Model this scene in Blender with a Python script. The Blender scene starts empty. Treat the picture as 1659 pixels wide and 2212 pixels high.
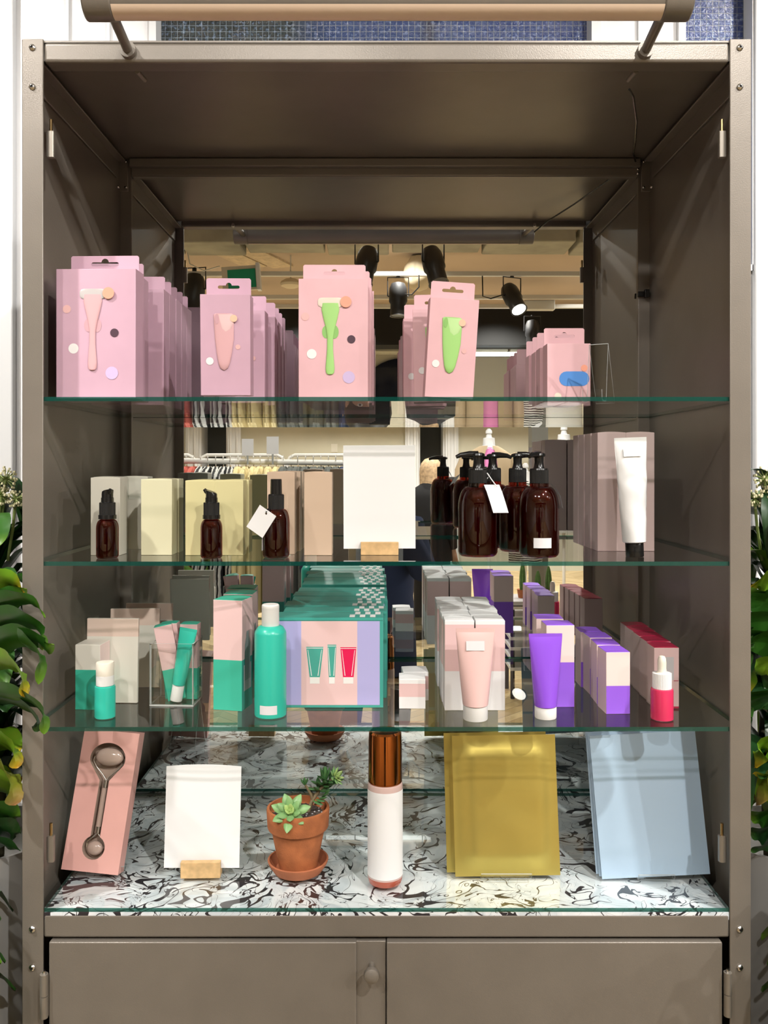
import bpy, bmesh, math, random
from mathutils import Vector, Matrix, noise as mnoise
PI = math.pi
random.seed(7)
SC = bpy.context.scene
COL = SC.collection
CZ = 1.50            # eye height above the floor
D0 = 1.11            # camera to cabinet front
MY = 0.40            # mirror plane behind the front

# ------------------------------------------------------------------ camera
cd = bpy.data.cameras.new('camera'); cam = bpy.data.objects.new('camera', cd); COL.objects.link(cam)
cam.location = (-0.009, -D0, CZ); cam.rotation_euler = (PI/2, 0, 0)
cd.sensor_fit = 'VERTICAL'; cd.sensor_height = 24.0; cd.lens = 24.0*1850/2212
cd.shift_x = 9.5/2212; cd.shift_y = -104/2212
cd.clip_start = 0.01
SC.camera = cam
# ------------------------------------------------------------------ world, lights, exposure
w = bpy.data.worlds.new('world'); SC.world = w; w.use_nodes = True
w.node_tree.nodes['Background'].inputs[0].default_value = (1, .96, .9, 1)
w.node_tree.nodes['Background'].inputs[1].default_value = 0.06
SC.view_settings.view_transform = 'Standard'; SC.view_settings.look = 'None'
SC.view_settings.gamma = 1; SC.view_settings.exposure = 0.18
SC.cycles.use_denoising = True
SC.cycles.max_bounces = 10; SC.cycles.diffuse_bounces = 2; SC.cycles.glossy_bounces = 8
SC.cycles.transmission_bounces = 8; SC.cycles.transparent_max_bounces = 40
SC.cycles.caustics_reflective = True; SC.cycles.blur_glossy = .6; SC.cycles.caustics_refractive = False
SC.cycles.sample_clamp_indirect = 2.5
def aim(o, tgt):
    o.rotation_euler = (Vector(tgt)-o.location).to_track_quat('-Z', 'Y').to_euler()
def spot(loc, tgt, power, ang=50, r=.03, col=(1, .965, .925), blend=.4):
    l = bpy.data.lights.new('spot_lamp', 'SPOT'); l.energy = power; l.spot_size = math.radians(ang)
    l.spot_blend = blend; l.shadow_soft_size = r; l.color = col
    o = bpy.data.objects.new('spot_lamp', l); COL.objects.link(o); o.location = loc; aim(o, tgt); return o
def area(loc, tgt, power, sx, sy, col=(1, .97, .93)):
    l = bpy.data.lights.new('ceiling_lamp', 'AREA'); l.shape = 'RECTANGLE'; l.size = sx; l.size_y = sy
    l.energy = power; l.color = col
    o = bpy.data.objects.new('ceiling_lamp', l); COL.objects.link(o); o.location = loc; aim(o, tgt); return o
spot((0.98, -2.04, 3.30), (0, 0.1, 1.2), 165, 60, .03)
spot((2.8, -2.5, 3.30), (0, 0.1, 1.2), 140, 50, .035)
spot((4.5, -2.3, 3.30), (-.1, 0.1, 1.2), 115, 40, .035)
spot((-1.5, -2.3, 3.30), (0, 0.1, 1.2), 80, 55, .04)
spot((-.35, -2.9, 3.30), (0, 0.1, 1.1), 95, 50, .04)
for x_, y_, p_ in ((-1.6, -4.2, 170), (1.6, -4.2, 170), (0, -3.2, 100), (-1.9, -6.9, 260), (.2, -5.8, 200), (2.3, -6.9, 260), (-3.2, -8.2, 200), (-.8, -8.0, 260), (1.4, -8.0, 260), (3.4, -8.2, 200)):
    spot((x_, y_, 3.42), (x_, y_-.4, 0), p_, 130, .05, (1, .955, .89), .6)  # unseen ceiling spots, added to brighten the shop in the mirror
spot((-.2, -1.3, 3.35), (-.7, -3.6, 1.35), 150, 60, .05)  # added unseen spot aimed backward to brighten the rail cards and clothes
spot((1.0, -4.2, 3.35), (1.2, -6.3, 1.4), 110, 60, .05)  # second added spot, unseen, brightening the mannequins
spot((-1.5, -.9, 3.35), (-1.2, .5, 1.6), 210, 60, .05)
spot((1.5, -.9, 3.35), (1.2, .5, 1.6), 210, 60, .05)

# ------------------------------------------------------------------ materials
def s2l(c): return tuple((v/255/12.92 if v/255 <= .04045 else ((v/255+.055)/1.055)**2.4) for v in c)
MATS = {}
def mat(name, rgb=None, lin=None, rough=.5, metal=0, coat=0, spec=.5, emit=None, estr=0, sub=0):
    if name in MATS: return MATS[name]
    m = bpy.data.materials.new(name); m.use_nodes = True; MATS[name] = m
    b = m.node_tree.nodes['Principled BSDF']
    c = lin if lin else s2l(rgb)
    b.inputs['Base Color'].default_value = (*c, 1); b.inputs['Roughness'].default_value = rough
    b.inputs['Metallic'].default_value = metal; b.inputs['Coat Weight'].default_value = coat
    b.inputs['Specular IOR Level'].default_value = spec
    if sub:
        b.inputs['Subsurface Weight'].default_value = sub; b.inputs['Subsurface Scale'].default_value = .01
    if emit: b.inputs['Emission Color'].default_value = (*emit, 1); b.inputs['Emission Strength'].default_value = estr
    return m
def nodes(m): return m.node_tree.nodes, m.node_tree.links, m.node_tree.nodes.get('Principled BSDF')
def noisy(m, scale=60, amt=.08, bump=0, bscale=400, coords='Object'):
    """gentle procedural variation of the colour, plus a bump"""
    N, L, b = nodes(m)
    tc = N.new('ShaderNodeTexCoord'); n = N.new('ShaderNodeTexNoise'); n.inputs['Scale'].default_value = scale
    L.new(tc.outputs[coords], n.inputs['Vector'])
    c = b.inputs['Base Color'].default_value[:]
    r = N.new('ShaderNodeValToRGB'); r.color_ramp.elements[0].position = .3; r.color_ramp.elements[1].position = .7
    r.color_ramp.elements[0].color = (*[max(0, v*(1-amt)) for v in c[:3]], 1)
    r.color_ramp.elements[1].color = (*[min(1, v*(1+amt)) for v in c[:3]], 1)
    L.new(n.outputs['Fac'], r.inputs['Fac']); L.new(r.outputs['Color'], b.inputs['Base Color'])
    if bump:
        n2 = N.new('ShaderNodeTexNoise'); n2.inputs['Scale'].default_value = bscale
        L.new(tc.outputs[coords], n2.inputs['Vector'])
        bp = N.new('ShaderNodeBump'); bp.inputs['Strength'].default_value = bump; bp.inputs['Distance'].default_value = .001
        L.new(n2.outputs['Fac'], bp.inputs['Height']); L.new(bp.outputs['Normal'], b.inputs['Normal'])
    return m
def clear(name, tint, ior=1.5, rough=.0, gl=(1, 1, 1), boost=1.0):
    """thin clear sheet: tinted see-through with a Fresnel gloss on faces seen from outside"""
    m = bpy.data.materials.new(name); m.use_nodes = True; MATS[name] = m
    N, L, _ = nodes(m); N.remove(_); out = N['Material Output']
    t = N.new('ShaderNodeBsdfTransparent'); t.inputs[0].default_value = (*tint, 1)
    g = N.new('ShaderNodeBsdfGlossy'); g.inputs['Roughness'].default_value = rough; g.inputs['Color'].default_value = (*gl, 1)
    f = N.new('ShaderNodeFresnel'); f.inputs['IOR'].default_value = ior
    ge = N.new('ShaderNodeNewGeometry'); mu = N.new('ShaderNodeMath'); mu.operation = 'MULTIPLY'
    inv = N.new('ShaderNodeMath'); inv.operation = 'SUBTRACT'; inv.inputs[0].default_value = boost
    L.new(ge.outputs['Backfacing'], inv.inputs[1])
    mx0 = N.new('ShaderNodeMath'); mx0.operation = 'MAXIMUM'; mx0.inputs[1].default_value = 0
    L.new(inv.outputs[0], mx0.inputs[0])
    L.new(f.outputs[0], mu.inputs[0]); L.new(mx0.outputs[0], mu.inputs[1])
    mx = N.new('ShaderNodeMixShader'); L.new(mu.outputs[0], mx.inputs[0]); L.new(t.outputs[0], mx.inputs[1]); L.new(g.outputs[0], mx.inputs[2])
    L.new(mx.outputs[0], out.inputs['Surface'])
    return m

METAL = noisy(mat('taupe_paint', lin=(.205, .180, .150), rough=.34, metal=.22), 14, .05, .12, 700)
M_SCREW = mat('bright_steel', lin=(.75, .74, .72), rough=.22, metal=1)
M_HINGE = mat('hinge_paint', lin=(.30, .27, .23), rough=.35, metal=.5)
M_BRASS = mat('brass_pin', lin=(.45, .32, .16), rough=.3, metal=1)
M_MIRROR = mat('mirror_silver', lin=(.86, .88, .865), rough=0, metal=1)
M_DARK = mat('black_gap', lin=(.01, .009, .008), rough=.6)
M_GLASS = clear('shelf_glass', (.98, .993, .986), 1.56)
M_GEDGE = mat('glass_edge_teal', lin=(.005, .065, .050), rough=.08, coat=.5)
def _half(m, fac, tint):
    N, L, b = nodes(m); t = N.new('ShaderNodeBsdfTransparent'); t.inputs[0].default_value = (*tint, 1); x = N.new('ShaderNodeMixShader'); x.inputs[0].default_value = fac
    L.new(b.outputs[0], x.inputs[1]); L.new(t.outputs[0], x.inputs[2]); L.new(x.outputs[0], N['Material Output'].inputs['Surface'])
_half(M_GEDGE, .25, (.25, .62, .54))
M_ACR = clear('clear_acrylic', (.955, .96, .955), 1.49)
M_ACRE = mat('acrylic_edge', lin=(.42, .44, .42), rough=.15)
M_WHITE = mat('white_card', lin=(.86, .855, .85), rough=.55)
M_BLACK = mat('black_plastic', lin=(.008, .008, .008), rough=.22)
M_BLACKR = mat('black_ribbed', lin=(.010, .010, .010), rough=.4)
M_WOOD = noisy(mat('light_oak', lin=(.66, .43, .20), rough=.5), 90, .16)
M_PINKC = noisy(mat('mauve_pink_card', lin=(.60, .375, .47), rough=.42), 30, .03)
M_PINKC2 = noisy(mat('blush_pink_card', lin=(.76, .46, .49), rough=.42), 30, .03)
M_BIGP = noisy(mat('roller_box_pink', lin=(.80, .43, .38), rough=.45), 30, .03)
M_CREAM = mat('ivory_card', lin=(.60, .575, .485), rough=.5)
M_PALEY = mat('pale_yellow_card', lin=(.60, .57, .38), rough=.5)
M_YEL = mat('yellow_card', lin=(.60, .54, .28), rough=.5)
M_BEIGE = mat('beige_card', lin=(.58, .43, .31), rough=.5)
M_TAUPE = mat('rose_taupe_card', lin=(.52, .40, .38), rough=.5)
M_TEAL = mat('teal_card', lin=(.045, .46, .32), rough=.4)
M_TEALB = mat('teal_plastic', lin=(.035, .52, .39), rough=.3)
M_TEALD = mat('teal_card_deep', lin=(.055, .36, .30), rough=.4)
M_LPINK = mat('pale_pink_card', lin=(.80, .55, .54), rough=.45)
M_LPINK2 = mat('peach_pink_card', lin=(.84, .66, .62), rough=.45)
M_LAV = mat('lavender_card', lin=(.45, .43, .74), rough=.45)
M_PURP = mat('purple_card', lin=(.30, .11, .74), rough=.4)
M_PURPT = mat('purple_plastic', lin=(.28, .09, .72), rough=.22)
M_RED = mat('crimson_card', lin=(.42, .015, .06), rough=.4)
M_REDB = mat('raspberry_plastic', lin=(.66, .035, .11), rough=.25)
M_WPL = mat('white_plastic', lin=(.84, .83, .80), rough=.35)
M_IVPL = mat('ivory_plastic', lin=(.78, .72, .60), rough=.5)
M_PTUBE = mat('blush_plastic', lin=(.82, .55, .52), rough=.3)
M_OFFW = mat('off_white_card', lin=(.72, .69, .60), rough=.5)
M_PEACHW = mat('peach_band_card', lin=(.72, .56, .47), rough=.5)
M_GREYW = mat('grey_window_print', lin=(.50, .49, .50), rough=.4)
M_GLAB = mat('small_label', lin=(.74, .73, .74), rough=.45)
M_SKIN = mat('skin', lin=(.62, .36, .25), rough=.5, sub=.1)

# ------------------------------------------------------------------ geometry helpers
def X(px, L): return (px-820)/1850*L - 0.009
def Z(py, L): return CZ + (1002-py)/1850*L
def Y(L): return L - D0
class MB:
    def __init__(s): s.bm = bmesh.new(); s.mats = []; s.M = Matrix.Identity(4)
    def mi(s, m):
        if m not in s.mats: s.mats.append(m)
        return s.mats.index(m)
    def v(s, p): return s.bm.verts.new(s.M @ Vector(p))
    def face(s, vs, m, smooth=False):
        try: f = s.bm.faces.new(vs)
        except ValueError: return None
        f.material_index = s.mi(m); f.smooth = smooth; return f
    def poly(s, pts, m): return s.face([s.v(p) for p in pts], m)
    def box(s, x0, x1, y0, y1, z0, z1, m, mt=None):
        mt = mt or {}
        V = [s.v((x, y, z)) for z in (z0, z1) for y in (y0, y1) for x in (x0, x1)]
        for k, idx in dict(bottom=(0, 2, 3, 1), top=(4, 5, 7, 6), front=(0, 1, 5, 4), back=(2, 6, 7, 3), left=(0, 4, 6, 2), right=(1, 3, 7, 5)).items():
            s.face([V[i] for i in idx], mt.get(k, m))
        return s
    def loft(s, rings, m, caps=True, smooth=True, closed=True):
        """rings: list of point lists"""
        R = [[s.v(p) for p in r] for r in rings]; n = len(R[0])
        for i, (a, b) in enumerate(zip(R, R[1:])):
            mm = m[i] if isinstance(m, (list, tuple)) else m
            for j in range(n if closed else n-1):
                s.face([a[j], a[(j+1) % n], b[(j+1) % n], b[j]], mm, smooth)
        if caps:
            s.face(R[0][::-1], m[0] if isinstance(m, (list, tuple)) else m)
            s.face(R[-1], m[-1] if isinstance(m, (list, tuple)) else m)
        return s
    def lathe(s, prof, m, n=28, cx=0, cy=0, caps=True, smooth=True):
        return s.loft([[(cx+r*math.cos(2*PI*j/n), cy+r*math.sin(2*PI*j/n), z) for j in range(n)] for r, z in prof], m, caps, smooth)
    def ell(s, secs, m, n=24, caps=True, p=2.0, smooth=True):
        """secs: (z, cx, cy, rx, ry) superellipse cross-sections"""
        rings = []
        for z, cx, cy, rx, ry in secs:
            r = []
            for j in range(n):
                a = 2*PI*j/n; c, q = math.cos(a), math.sin(a)
                r.append((cx+rx*math.copysign(abs(c)**(2/p), c), cy+ry*math.copysign(abs(q)**(2/p), q), z))
            rings.append(r)
        return s.loft(rings, m, caps, smooth)
    def tube(s, pts, r, m, n=10, caps=True):
        pts = [Vector(p) for p in pts]; k = len(pts)
        rs = r if isinstance(r, (list, tuple)) else [r]*k
        rings = []; up = Vector((0, 0, 1)); prev = None
        for i in range(k):
            t = (pts[min(i+1, k-1)]-pts[max(i-1, 0)]).normalized()
            a = prev if prev else (up if abs(t.dot(up)) < .95 else Vector((1, 0, 0)))
            u = (a - t*a.dot(t)).normalized(); prev = u; q = t.cross(u)
            rings.append([pts[i]+rs[i]*(math.cos(2*PI*j/n)*u+math.sin(2*PI*j/n)*q) for j in range(n)])
        return s.loft(rings, m, caps)
    def ball(s, c, rx, ry, rz, m, n=16, k=10):
        c = Vector(c)
        secs = [[(c.x+rx*math.sin(PI*i/k)*math.cos(2*PI*j/n), c.y+ry*math.sin(PI*i/k)*math.sin(2*PI*j/n), c.z-rz*math.cos(PI*i/k)) for j in range(n)] for i in range(1, k)]
        return s.loft(secs, m)
    def plate(s, outer, holes, y, t, m, back=None):
        """flat plate in the xz plane facing -y with holes, thickness t"""
        for yy, fl in ((y, False), (y+t, True)):
            es = []
            for lp in [outer]+holes:
                vs = [s.v((p[0], yy, p[1])) for p in lp]
                es += [s.bm.edges.new((vs[i], vs[(i+1) % len(vs)])) for i in range(len(vs))]
            r = bmesh.ops.triangle_fill(s.bm, edges=es, use_beauty=True, normal=Vector((0, -1, 0)))
            for g in r['geom']:
                if isinstance(g, bmesh.types.BMFace): g.material_index = s.mi(m)
        for lp in [outer]+holes:
            a = [s.v((p[0], y, p[1])) for p in lp]; b = [s.v((p[0], y+t, p[1])) for p in lp]
            for i in range(len(lp)):
                j = (i+1) % len(lp); s.face([a[i], a[j], b[j], b[i]], m)
        return s
    def disc(s, x, y, z, r, m, n=24, rz=None):
        rz = rz or r
        s.poly([(x+r*math.cos(2*PI*j/n), y, z+rz*math.sin(2*PI*j/n)) for j in range(n)], m); return s
    def shape(s, pts, y, m):
        """flat printed shape on a front (y) plane, any outline"""
        vs = [s.v((p[0], y, p[1])) for p in pts]
        s.face(vs, m); return s
    def build(s, name, parent=None, bevel=0, loc=None, seg=2, sub=0, weld=True, recalc=True):
        if weld: bmesh.ops.remove_doubles(s.bm, verts=s.bm.verts, dist=1e-6)
        if recalc: bmesh.ops.recalc_face_normals(s.bm, faces=s.bm.faces)
        me = bpy.data.meshes.new(name); s.bm.to_mesh(me); s.bm.free()
        for m in s.mats: me.materials.append(m)
        me.set_sharp_from_angle(angle=math.radians(38))
        o = bpy.data.objects.new(name, me); COL.objects.link(o)
        if parent: o.parent = parent
        if loc: o.location = loc
        if bevel:
            b = o.modifiers.new('bevel', 'BEVEL'); b.width = bevel; b.segments = seg; b.limit_method = 'ANGLE'; b.angle_limit = .6
        if sub:
            b = o.modifiers.new('sub', 'SUBSURF'); b.levels = sub; b.render_levels = sub
        return o
def tag(o, label, cat, group=None):
    o['label'] = label; o['category'] = cat
    if group: o['group'] = group
    return o
def struct(o): o['kind'] = 'structure'; return o
def empty(name, loc=(0, 0, 0), rz=0):
    o = bpy.data.objects.new(name, None); COL.objects.link(o); o.location = loc; o.rotation_euler = (0, 0, rz)
    o.empty_display_size = .02; return o
def copy_tree(o, parent=None):
    c = o.copy(); COL.objects.link(c); c.parent = parent
    for ch in list(o.children): copy_tree(ch, c)
    return c
def again(o, loc, label, rz=0, group=None, first=False, rot=None):
    c = o if first else copy_tree(o)
    c.location = loc; c.rotation_euler = rot if rot else (0, 0, rz); c['label'] = label
    if group: c['group'] = group
    return c
def arc(cx, cz, r, a0, a1, n=10, rz=None):
    rz = rz or r
    return [(cx+r*math.cos(a0+(a1-a0)*i/n), cz+rz*math.sin(a0+(a1-a0)*i/n)) for i in range(n+1)]
ORD = ['front', 'second', 'third', 'fourth', 'fifth', 'sixth', 'seventh', 'eighth', 'ninth']

# ================================================================== the room
WY = 0.62; BY = -10.1; H = 3.45; RX = 5.0
M_WALL = mat('wall_white', lin=(.86, .86, .87), rough=.7)
M_WALLB = noisy(mat('wall_stone_beige', lin=(.55, .52, .41), rough=.8), 3, .05)
M_CEIL = noisy(mat('ceiling_beige', lin=(.60, .47, .35), rough=.85), 1.2, .08)
M_CEILW = mat('ceiling_white', lin=(.75, .73, .70), rough=.85)
M_CONC = noisy(mat('concrete_grey', lin=(.40, .38, .30), rough=.9), 5, .15)
M_BULK = mat('bulkhead_black', lin=(.010, .010, .010), rough=.9)
M_FR = mat('frame_white', lin=(.78, .79, .80), rough=.5)
def floor_mat():
    m = mat('oak_chevron_floor', lin=(.5, .36, .18), rough=.35)
    N, L, b = nodes(m)
    tc = N.new('ShaderNodeTexCoord'); sp = N.new('ShaderNodeSeparateXYZ'); L.new(tc.outputs['Object'], sp.inputs[0])
    def M(op, a, bb=None, v=None):
        n = N.new('ShaderNodeMath'); n.operation = op; L.new(a, n.inputs[0])
        if bb is not None: L.new(bb, n.inputs[1])
        elif v is not None: n.inputs[1].default_value = v
        return n.outputs[0]
    pp = M('PINGPONG', sp.outputs[0], v=.32)
    v = M('ADD', sp.outputs[1], pp)
    row = M('DIVIDE', v, v=.11); fr = M('FRACT', row); fl = M('FLOOR', row)
    cx = M('FLOOR', M('DIVIDE', sp.outputs[0], v=.32))
    cb = N.new('ShaderNodeCombineXYZ'); L.new(fl, cb.inputs[0]); L.new(cx, cb.inputs[1])
    wn = N.new('ShaderNodeTexWhiteNoise'); L.new(cb.outputs[0], wn.inputs['Vector'])
    r = N.new('ShaderNodeValToRGB'); r.color_ramp.elements[0].color = (.42, .29, .13, 1); r.color_ramp.elements[1].color = (.66, .50, .27, 1)
    L.new(wn.outputs['Value'], r.inputs['Fac'])
    ln = M('LESS_THAN', fr, v=.05)
    mx = N.new('ShaderNodeMixRGB'); mx.inputs[2].default_value = (.16, .11, .06, 1); L.new(ln, mx.inputs[0]); L.new(r.outputs[0], mx.inputs[1])
    L.new(mx.outputs[0], b.inputs['Base Color']); return m
M_FLOOR = floor_mat()
struct(MB().box(-RX, RX, BY-.1, WY+.1, -.1, 0, M_FLOOR).build('floor'))
struct(MB().box(-RX, RX, -3.5, WY+.1, H, H+.1, M_CEILW).box(-RX, RX, BY-.1, -3.5, H, H+.1, M_CEIL).build('ceiling'))
struct(MB().box(-RX-.1, -RX, BY, WY, 0, H, M_WALL).build('wall_left'))
struct(MB().box(RX, RX+.1, BY, WY, 0, H, M_WALL).build('wall_right'))
# wall behind the cabinet, with window openings high up
WL = D0+WY
def gx(px): return X(px, WL)
mb = MB()
wz0 = 1.9; wz1 = 2.9
xs = [-RX, gx(338), gx(1277), gx(1475), gx(1622), RX]
for i in range(5):
    if i in (1, 3):
        mb.box(xs[i], xs[i+1], WY, WY+.1, 0, wz0, M_WALL); mb.box(xs[i], xs[i+1], WY, WY+.1, wz1, H, M_WALL)
    else: mb.box(xs[i], xs[i+1], WY, WY+.1, 0, H, M_WALL)
struct(mb.build('wall_front'))
def wired():
    m = mat('wired_glass', lin=(.02, .05, .2), rough=.12, coat=.4)
    N, L, b = nodes(m)
    tc = N.new('ShaderNodeTexCoord'); sp = N.new('ShaderNodeSeparateXYZ'); L.new(tc.outputs['Object'], sp.inputs[0])
    def M(op, a, v=None, bb=None):
        n = N.new('ShaderNodeMath'); n.operation = op; L.new(a, n.inputs[0])
        if bb is not None: L.new(bb, n.inputs[1])
        elif v is not None: n.inputs[1].default_value = v
        return n.outputs[0]
    gxx = M('LESS_THAN', M('FRACT', M('DIVIDE', sp.outputs[0], .0125)), .09)
    gzz = M('LESS_THAN', M('FRACT', M('DIVIDE', sp.outputs[2], .0125)), .09)
    wire = M('MAXIMUM', gxx, bb=gzz)
    r = N.new('ShaderNodeValToRGB'); cr = r.color_ramp; cr.interpolation = 'LINEAR'
    cr.elements[0].position = 0; cr.elements[0].color = (.010, .018, .021, 1)
    cr.elements[1].position = 1; cr.elements[1].color = (.012, .032, .15, 1)
    for p, c in ((.30, (.010, .019, .024, 1)), (.36, (.009, .028, .09, 1)), (.42, (.010, .034, .13, 1)), (.60, (.009, .028, .12, 1)), (.63, (.012, .016, .04, 1)), (.66, (.009, .03, .13, 1))):
        e = cr.elements.new(p); e.color = c
    mp = N.new('ShaderNodeMapRange'); mp.inputs[1].default_value = gx(338); mp.inputs[2].default_value = gx(1277)
    L.new(sp.outputs[0], mp.inputs[0]); L.new(mp.outputs[0], r.inputs[0])
    mx = N.new('ShaderNodeMixRGB'); L.new(wire, mx.inputs[0]); L.new(r.outputs[0], mx.inputs[1]); mx.inputs[2].default_value = (.13, .16, .20, 1)
    n = N.new('ShaderNodeTexNoise'); n.inputs['Scale'].default_value = 170; n.inputs['Detail'].default_value = 3; L.new(tc.outputs['Object'], n.inputs['Vector'])
    r2 = N.new('ShaderNodeValToRGB'); r2.color_ramp.elements[0].position = .54; r2.color_ramp.elements[1].position = .72
    r2.color_ramp.elements[1].color = (.08, .11, .18, 1)
    L.new(n.outputs['Fac'], r2.inputs[0])
    ad = N.new('ShaderNodeMixRGB'); ad.blend_type = 'ADD'; ad.inputs[0].default_value = 1; L.new(mx.outputs[0], ad.inputs[1]); L.new(r2.outputs[0], ad.inputs[2])  # glass sparkle painted into the colour as pale noise speckle
    L.new(ad.outputs[0], b.inputs['Base Color'])
    bp = N.new('ShaderNodeBump'); bp.inputs['Strength'].default_value = .9; bp.inputs['Distance'].default_value = .003
    L.new(n.outputs['Fac'], bp.inputs['Height']); L.new(bp.outputs['Normal'], b.inputs['Normal'])
    return m
M_WIRED = wired()
for k, (a, b_) in enumerate(((338, 1277), (1475, 1622))):
    wn = MB().box(gx(a), gx(b_), WY+.03, WY+.04, wz0, wz1, M_WIRED).build('window_%d' % (k+1)); struct(wn)
    f = MB(); t = .012
    f.box(gx(a)-t, gx(a)+.002, WY-.012, WY+.03, wz0-t, wz1+t, M_FR); f.box(gx(b_)-.002, gx(b_)+t, WY-.012, WY+.03, wz0-t, wz1+t, M_FR)
    f.box(gx(a), gx(b_), WY-.012, WY+.03, wz0-t, wz0, M_FR); f.box(gx(a), gx(b_), WY-.012, WY+.03, wz1, wz1+t, M_FR)
    f.build('window_frame', wn)
# slim mouldings on the white wall
for k, px in enumerate((148, 236, 330, 1380)):
    struct(MB().box(gx(px)-.003, gx(px)+.003, WY-.008, WY, 1.9, H, M_FR).build('trim_%d' % (k+1)))
for k, (x0, x1) in enumerate(((-.80, -.742), (.742, .80))):
    struct(MB().box(x0, x1, WY-.02, WY, 0, 1.95+.9, M_FR).build('trim_%d' % (k+5), bevel=.004))
# far wall seen in the mirror: doorways, arched window
def bx(px, L=12.0): return X(px, L)
def bz(py, L=12.0): return Z(py, L)
mb = MB()
doors = [(bx(430), bx(493)), (bx(903), bx(962))]
xs = [-RX, doors[0][0], doors[0][1], doors[1][0], doors[1][1], RX]
for i in range(5):
    if i in (1, 3): mb.box(xs[i], xs[i+1], BY-.1, BY, 2.12, H, M_WALLB)
    else: mb.box(xs[i], xs[i+1], BY-.1, BY, 0, H, M_WALLB)
struct(mb.build('wall_back'))
for k, (a, b_) in enumerate(doors):
    d = struct(MB().box(a, b_, BY-.5, BY-.45, 0, 2.12, mat('doorway_darkness', lin=(.03, .035, .035), rough=.5)).build('door_%d' % (k+1)))  # near-black sheet standing in for the darkness inside the doorway
    f = MB()
    for (u0, u1) in ((a-.18, a), (b_, b_+.18)):
        f.box(u0, u1, BY, BY+.05, 0, 2.3, M_FR); f.box(u0+.03, u0+.06, BY+.05, BY+.07, 0, 2.3, M_FR); f.box(u1-.06, u1-.03, BY+.05, BY+.07, 0, 2.3, M_FR)
    f.box(a-.18, b_+.18, BY, BY+.06, 2.12, 2.3, M_FR)
    f.box(a-.001, a+.03, BY-.45, BY, 0, 2.12, M_FR); f.box(b_-.03, b_, BY-.45, BY, 0, 2.12, M_FR)
    f.build('door_frame', d)
acx, acz = bx(868), bz(870)
aw = struct(MB().plate([(acx-.62, acz-.3)]+[(acx+.62, acz-.3)]+arc(acx, acz, .62, 0, PI, 20), [], 0, .01, mat('night_window', lin=(.006, .008, .02), rough=.1)).build('window_3', loc=(0, BY+.02, 0)))
mb = MB()
for r0, r1, dy in ((.62, .74, .05), (.74, .84, .09)):
    o = arc(acx, acz, r1, 0, PI, 20); i_ = arc(acx, acz, r0, PI, 0, 20)
    lp = o+i_
    a = [mb.v((p[0], BY+dy, p[1])) for p in lp]; n = len(o)
    for j in range(n-1): mb.face([a[j], a[j+1], a[2*n-2-j], a[2*n-1-j]], M_FR)
    b2 = [mb.v((p[0], BY, p[1])) for p in lp]
    for j in range(n-1):
        mb.face([a[j], a[j+1], b2[j+1], b2[j]], M_FR); mb.face([a[2*n-1-j], a[2*n-2-j], b2[2*n-2-j], b2[2*n-1-j]], M_FR)
mb.build('window_arch', aw)
# concrete beam, black bulkhead, grey column
mb = MB(); x = -4.9; k = 0
while x < 4.8:
    wd = random.uniform(.5, .95); mb.box(x, min(4.9, x+wd-.03), BY+4.5, BY+4.95, Z(550, 7.5)+random.uniform(-.01, .02), H, M_CONC); x += wd
struct(mb.build('ceiling_beam', bevel=.01))
struct(MB().box(-4.9, 4.9, BY+1.1, BY+1.5, CZ+1.46, H, M_BULK).build('black_bulkhead'))
mb = MB(); x = -4.9
while x < 4.8:
    wd = random.uniform(.5, .9); mb.box(x, min(4.9, x+wd-.03), BY+.8, BY+1.1, CZ+1.43, CZ+1.60, M_CONC); x += wd
struct(mb.build('ceiling_beam', bevel=.01))
struct(MB().box(X(1145, 9), X(1180, 9), 1.91-9.1, 1.91-8.9, 0, 2.42, mat('column_grey', lin=(.19, .19, .17), rough=.6)).build('column'))
struct(MB().box(bx(1000), bx(1110), BY, BY+.04, bz(860), bz(772), mat('panel_pale', lin=(.70, .72, .68), rough=.6)).build('trim_9'))

# ================================================================== cabinet
cab = empty('display_cabinet', (0, 0, 0))
tag(cab, 'tall taupe painted metal display cabinet with glass shelves and mirrored back', 'cabinet')
ZT = CZ+.551
IX = .445; OX = .4725; PD = .028
zb_top = CZ+.547; zb_bot = CZ+.521
for sx in (-1, 1):
    for (y0, y1, ny) in ((0, PD, 'f'), (MY-.004, MY+PD, 'b')):
        m = MB(); a, b_ = sorted((sx*IX, sx*OX))
        fy = (y0, y0+.003) if ny == 'f' else (MY+.001, MY+.004)
        m.box(a, b_, fy[0], fy[1], 0.02, ZT if ny == 'f' else zb_top, METAL)
        ex = (sx*OX, sx*(OX-.003)); m.box(min(ex), max(ex), fy[1], (y0+PD) if ny == 'f' else MY+PD, 0.02, ZT if ny == 'f' else zb_top, METAL)
        if ny == 'b': m.box(a, b_, MY-.006, MY+.001, CZ-.70, zb_top, METAL)
        m.build('post', cab, bevel=.001)
def bolt(parent, x, y, z, r=.0042, axis='y'):
    m = MB(); prof = [(r, 0), (r, .0012), (r*.72, .0026), (r*.42, .0030), (r*.36, .0016)]
    m.lathe(prof, M_SCREW, 14); m.disc(0, 0, 0, .0001, M_SCREW, 3)
    m2 = MB(); m2.lathe(prof, [M_SCREW, M_SCREW, M_SCREW, M_DARK], 14)
    m.bm.free()
    o = m2.build('bolt', parent, loc=(x, y, z)); o.rotation_euler = (PI/2, 0, 0) if axis == 'y' else (0, -PI/2 if axis == '-x' else PI/2, 0)
    return o
for px in (70, 1598):
    for py in (103, 188, 2007, 2090): bolt(cab, X(px, D0), -.0002, Z(py, D0))
M_ = METAL
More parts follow.
